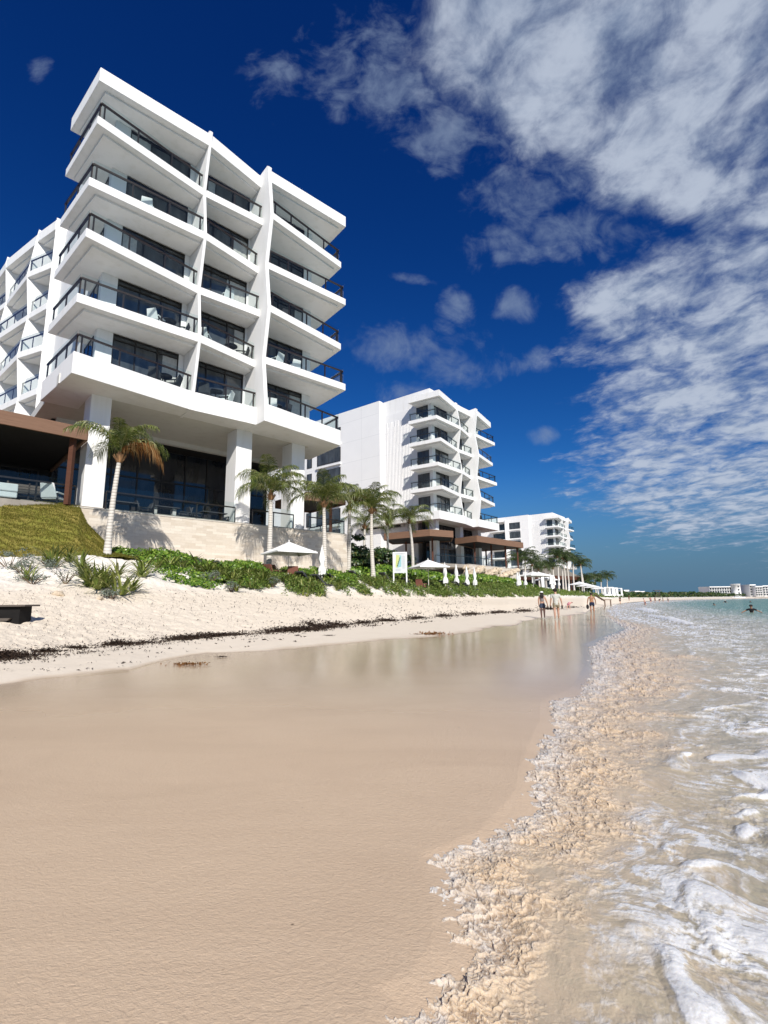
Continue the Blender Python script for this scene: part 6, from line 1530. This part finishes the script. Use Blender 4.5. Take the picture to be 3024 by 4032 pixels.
n_big = noi(cl, 1.5, 8, .60, .5, (1, .8, 1), .5); n_fine = noi(cl, 7.5, 7, .60, .5, (1, .9, 1), .6); n_cells = noi(cl, 4.0, 5, .5, .3, (1.2, .85, 1), -.4)
sl = N('CombineXYZ'); lk(a, sl.inputs[0]); lk(b, sl.inputs[1]); sl = sl.outputs[0]
n_p = noi(sl, 9, 7, .6, .6, off=(3, 1, 0)); n_p2 = noi(sl, 26, 5, .6, .4)
n_f2 = noi(cl, 17, 6, .62, .4, (1, 1, 1), 1.1)
nb = mth('ADD', mth('MULTIPLY', mth('SUBTRACT', n_f2, .5), .42), mth('ADD', mth('MULTIPLY', n_big, 1.0), mth('ADD', mth('MULTIPLY', n_fine, .55), mth('MULTIPLY', n_cells, .5))))     # about 1.0 on average
dens = mth('ADD', mth('MULTIPLY', mth('MINIMUM', mth('MAXIMUM', bank, -1.2), .52), 1.2), mth('MULTIPLY', mth('SUBTRACT', nb, 1.02), 2.7))
def ss(v, lo, hi):
    m = N('MapRange'); m.interpolation_type = 'SMOOTHSTEP'; lk(v, m.inputs[0]); m.inputs[1].default_value = lo; m.inputs[2].default_value = hi; return m.outputs[0]
d1 = mth('MULTIPLY', ss(dens, -.25, 1.0), .93)
np_ = mth('ADD', mth('MULTIPLY', n_p, 1.0), mth('MULTIPLY', n_p2, .4))
dp = mth('ADD', mth('MULTIPLY', mth('MAXIMUM', puff, -1.5), .8), mth('MULTIPLY', mth('SUBTRACT', np_, .76), 4.2))
d2 = mth('MULTIPLY', ss(dp, -.5, 1.6), .62)
front = ss(dy, .05, .2)
gen = mth('MULTIPLY', ss(nb, 1.0, 1.35), mth('MULTIPLY', mth('SUBTRACT', 1.0, front), .8))
cov = mth('MAXIMUM', mth('MULTIPLY', mth('MAXIMUM', d1, d2), front), gen, clamp=True)
cov = mth('MULTIPLY', cov, ss(dz, .0, .06))
sc_ = N('SeparateColor'); lk(sky.outputs[0], sc_.inputs[0])
cc_ = N('CombineColor')
for i_, (tint, p_, g_) in enumerate(((.36, 2.4, 10.5), (.70, 1.62, 1.25), (1.0, 1.25, .80))):     # deep polarised blue
    lk(mth('MULTIPLY', mth('POWER', mth('MULTIPLY', sc_.outputs[i_], tint * SKY_STR), p_), g_ / SKY_STR), cc_.inputs[i_])
skc = wmix(ss(dz, .26, -.01), cc_.outputs[0], (.72, 1.50, 2.35))
ccol = wmix(ss(mth('ADD', n_fine, mth('MULTIPLY', dens, .25)), .35, .85), (1.9, 2.5, 3.6), (3.9, 4.4, 5.3))
fin = wmix(cov, skc, ccol)
bg = N('Background'); lk(fin, bg.inputs[0]); bg.inputs[1].default_value = SKY_STR
wo = N('OutputWorld'); lk(bg.outputs[0], wo.inputs[0])

vs = scene.view_settings; vs.view_transform = 'Standard'; vs.look = 'None'; vs.exposure = .35; vs.gamma = 1; vs.use_curve_mapping = False
scene.cycles.max_bounces = 6; scene.cycles.transparent_max_bounces = 10
scene.cycles.diffuse_bounces = 3; scene.cycles.glossy_bounces = 3
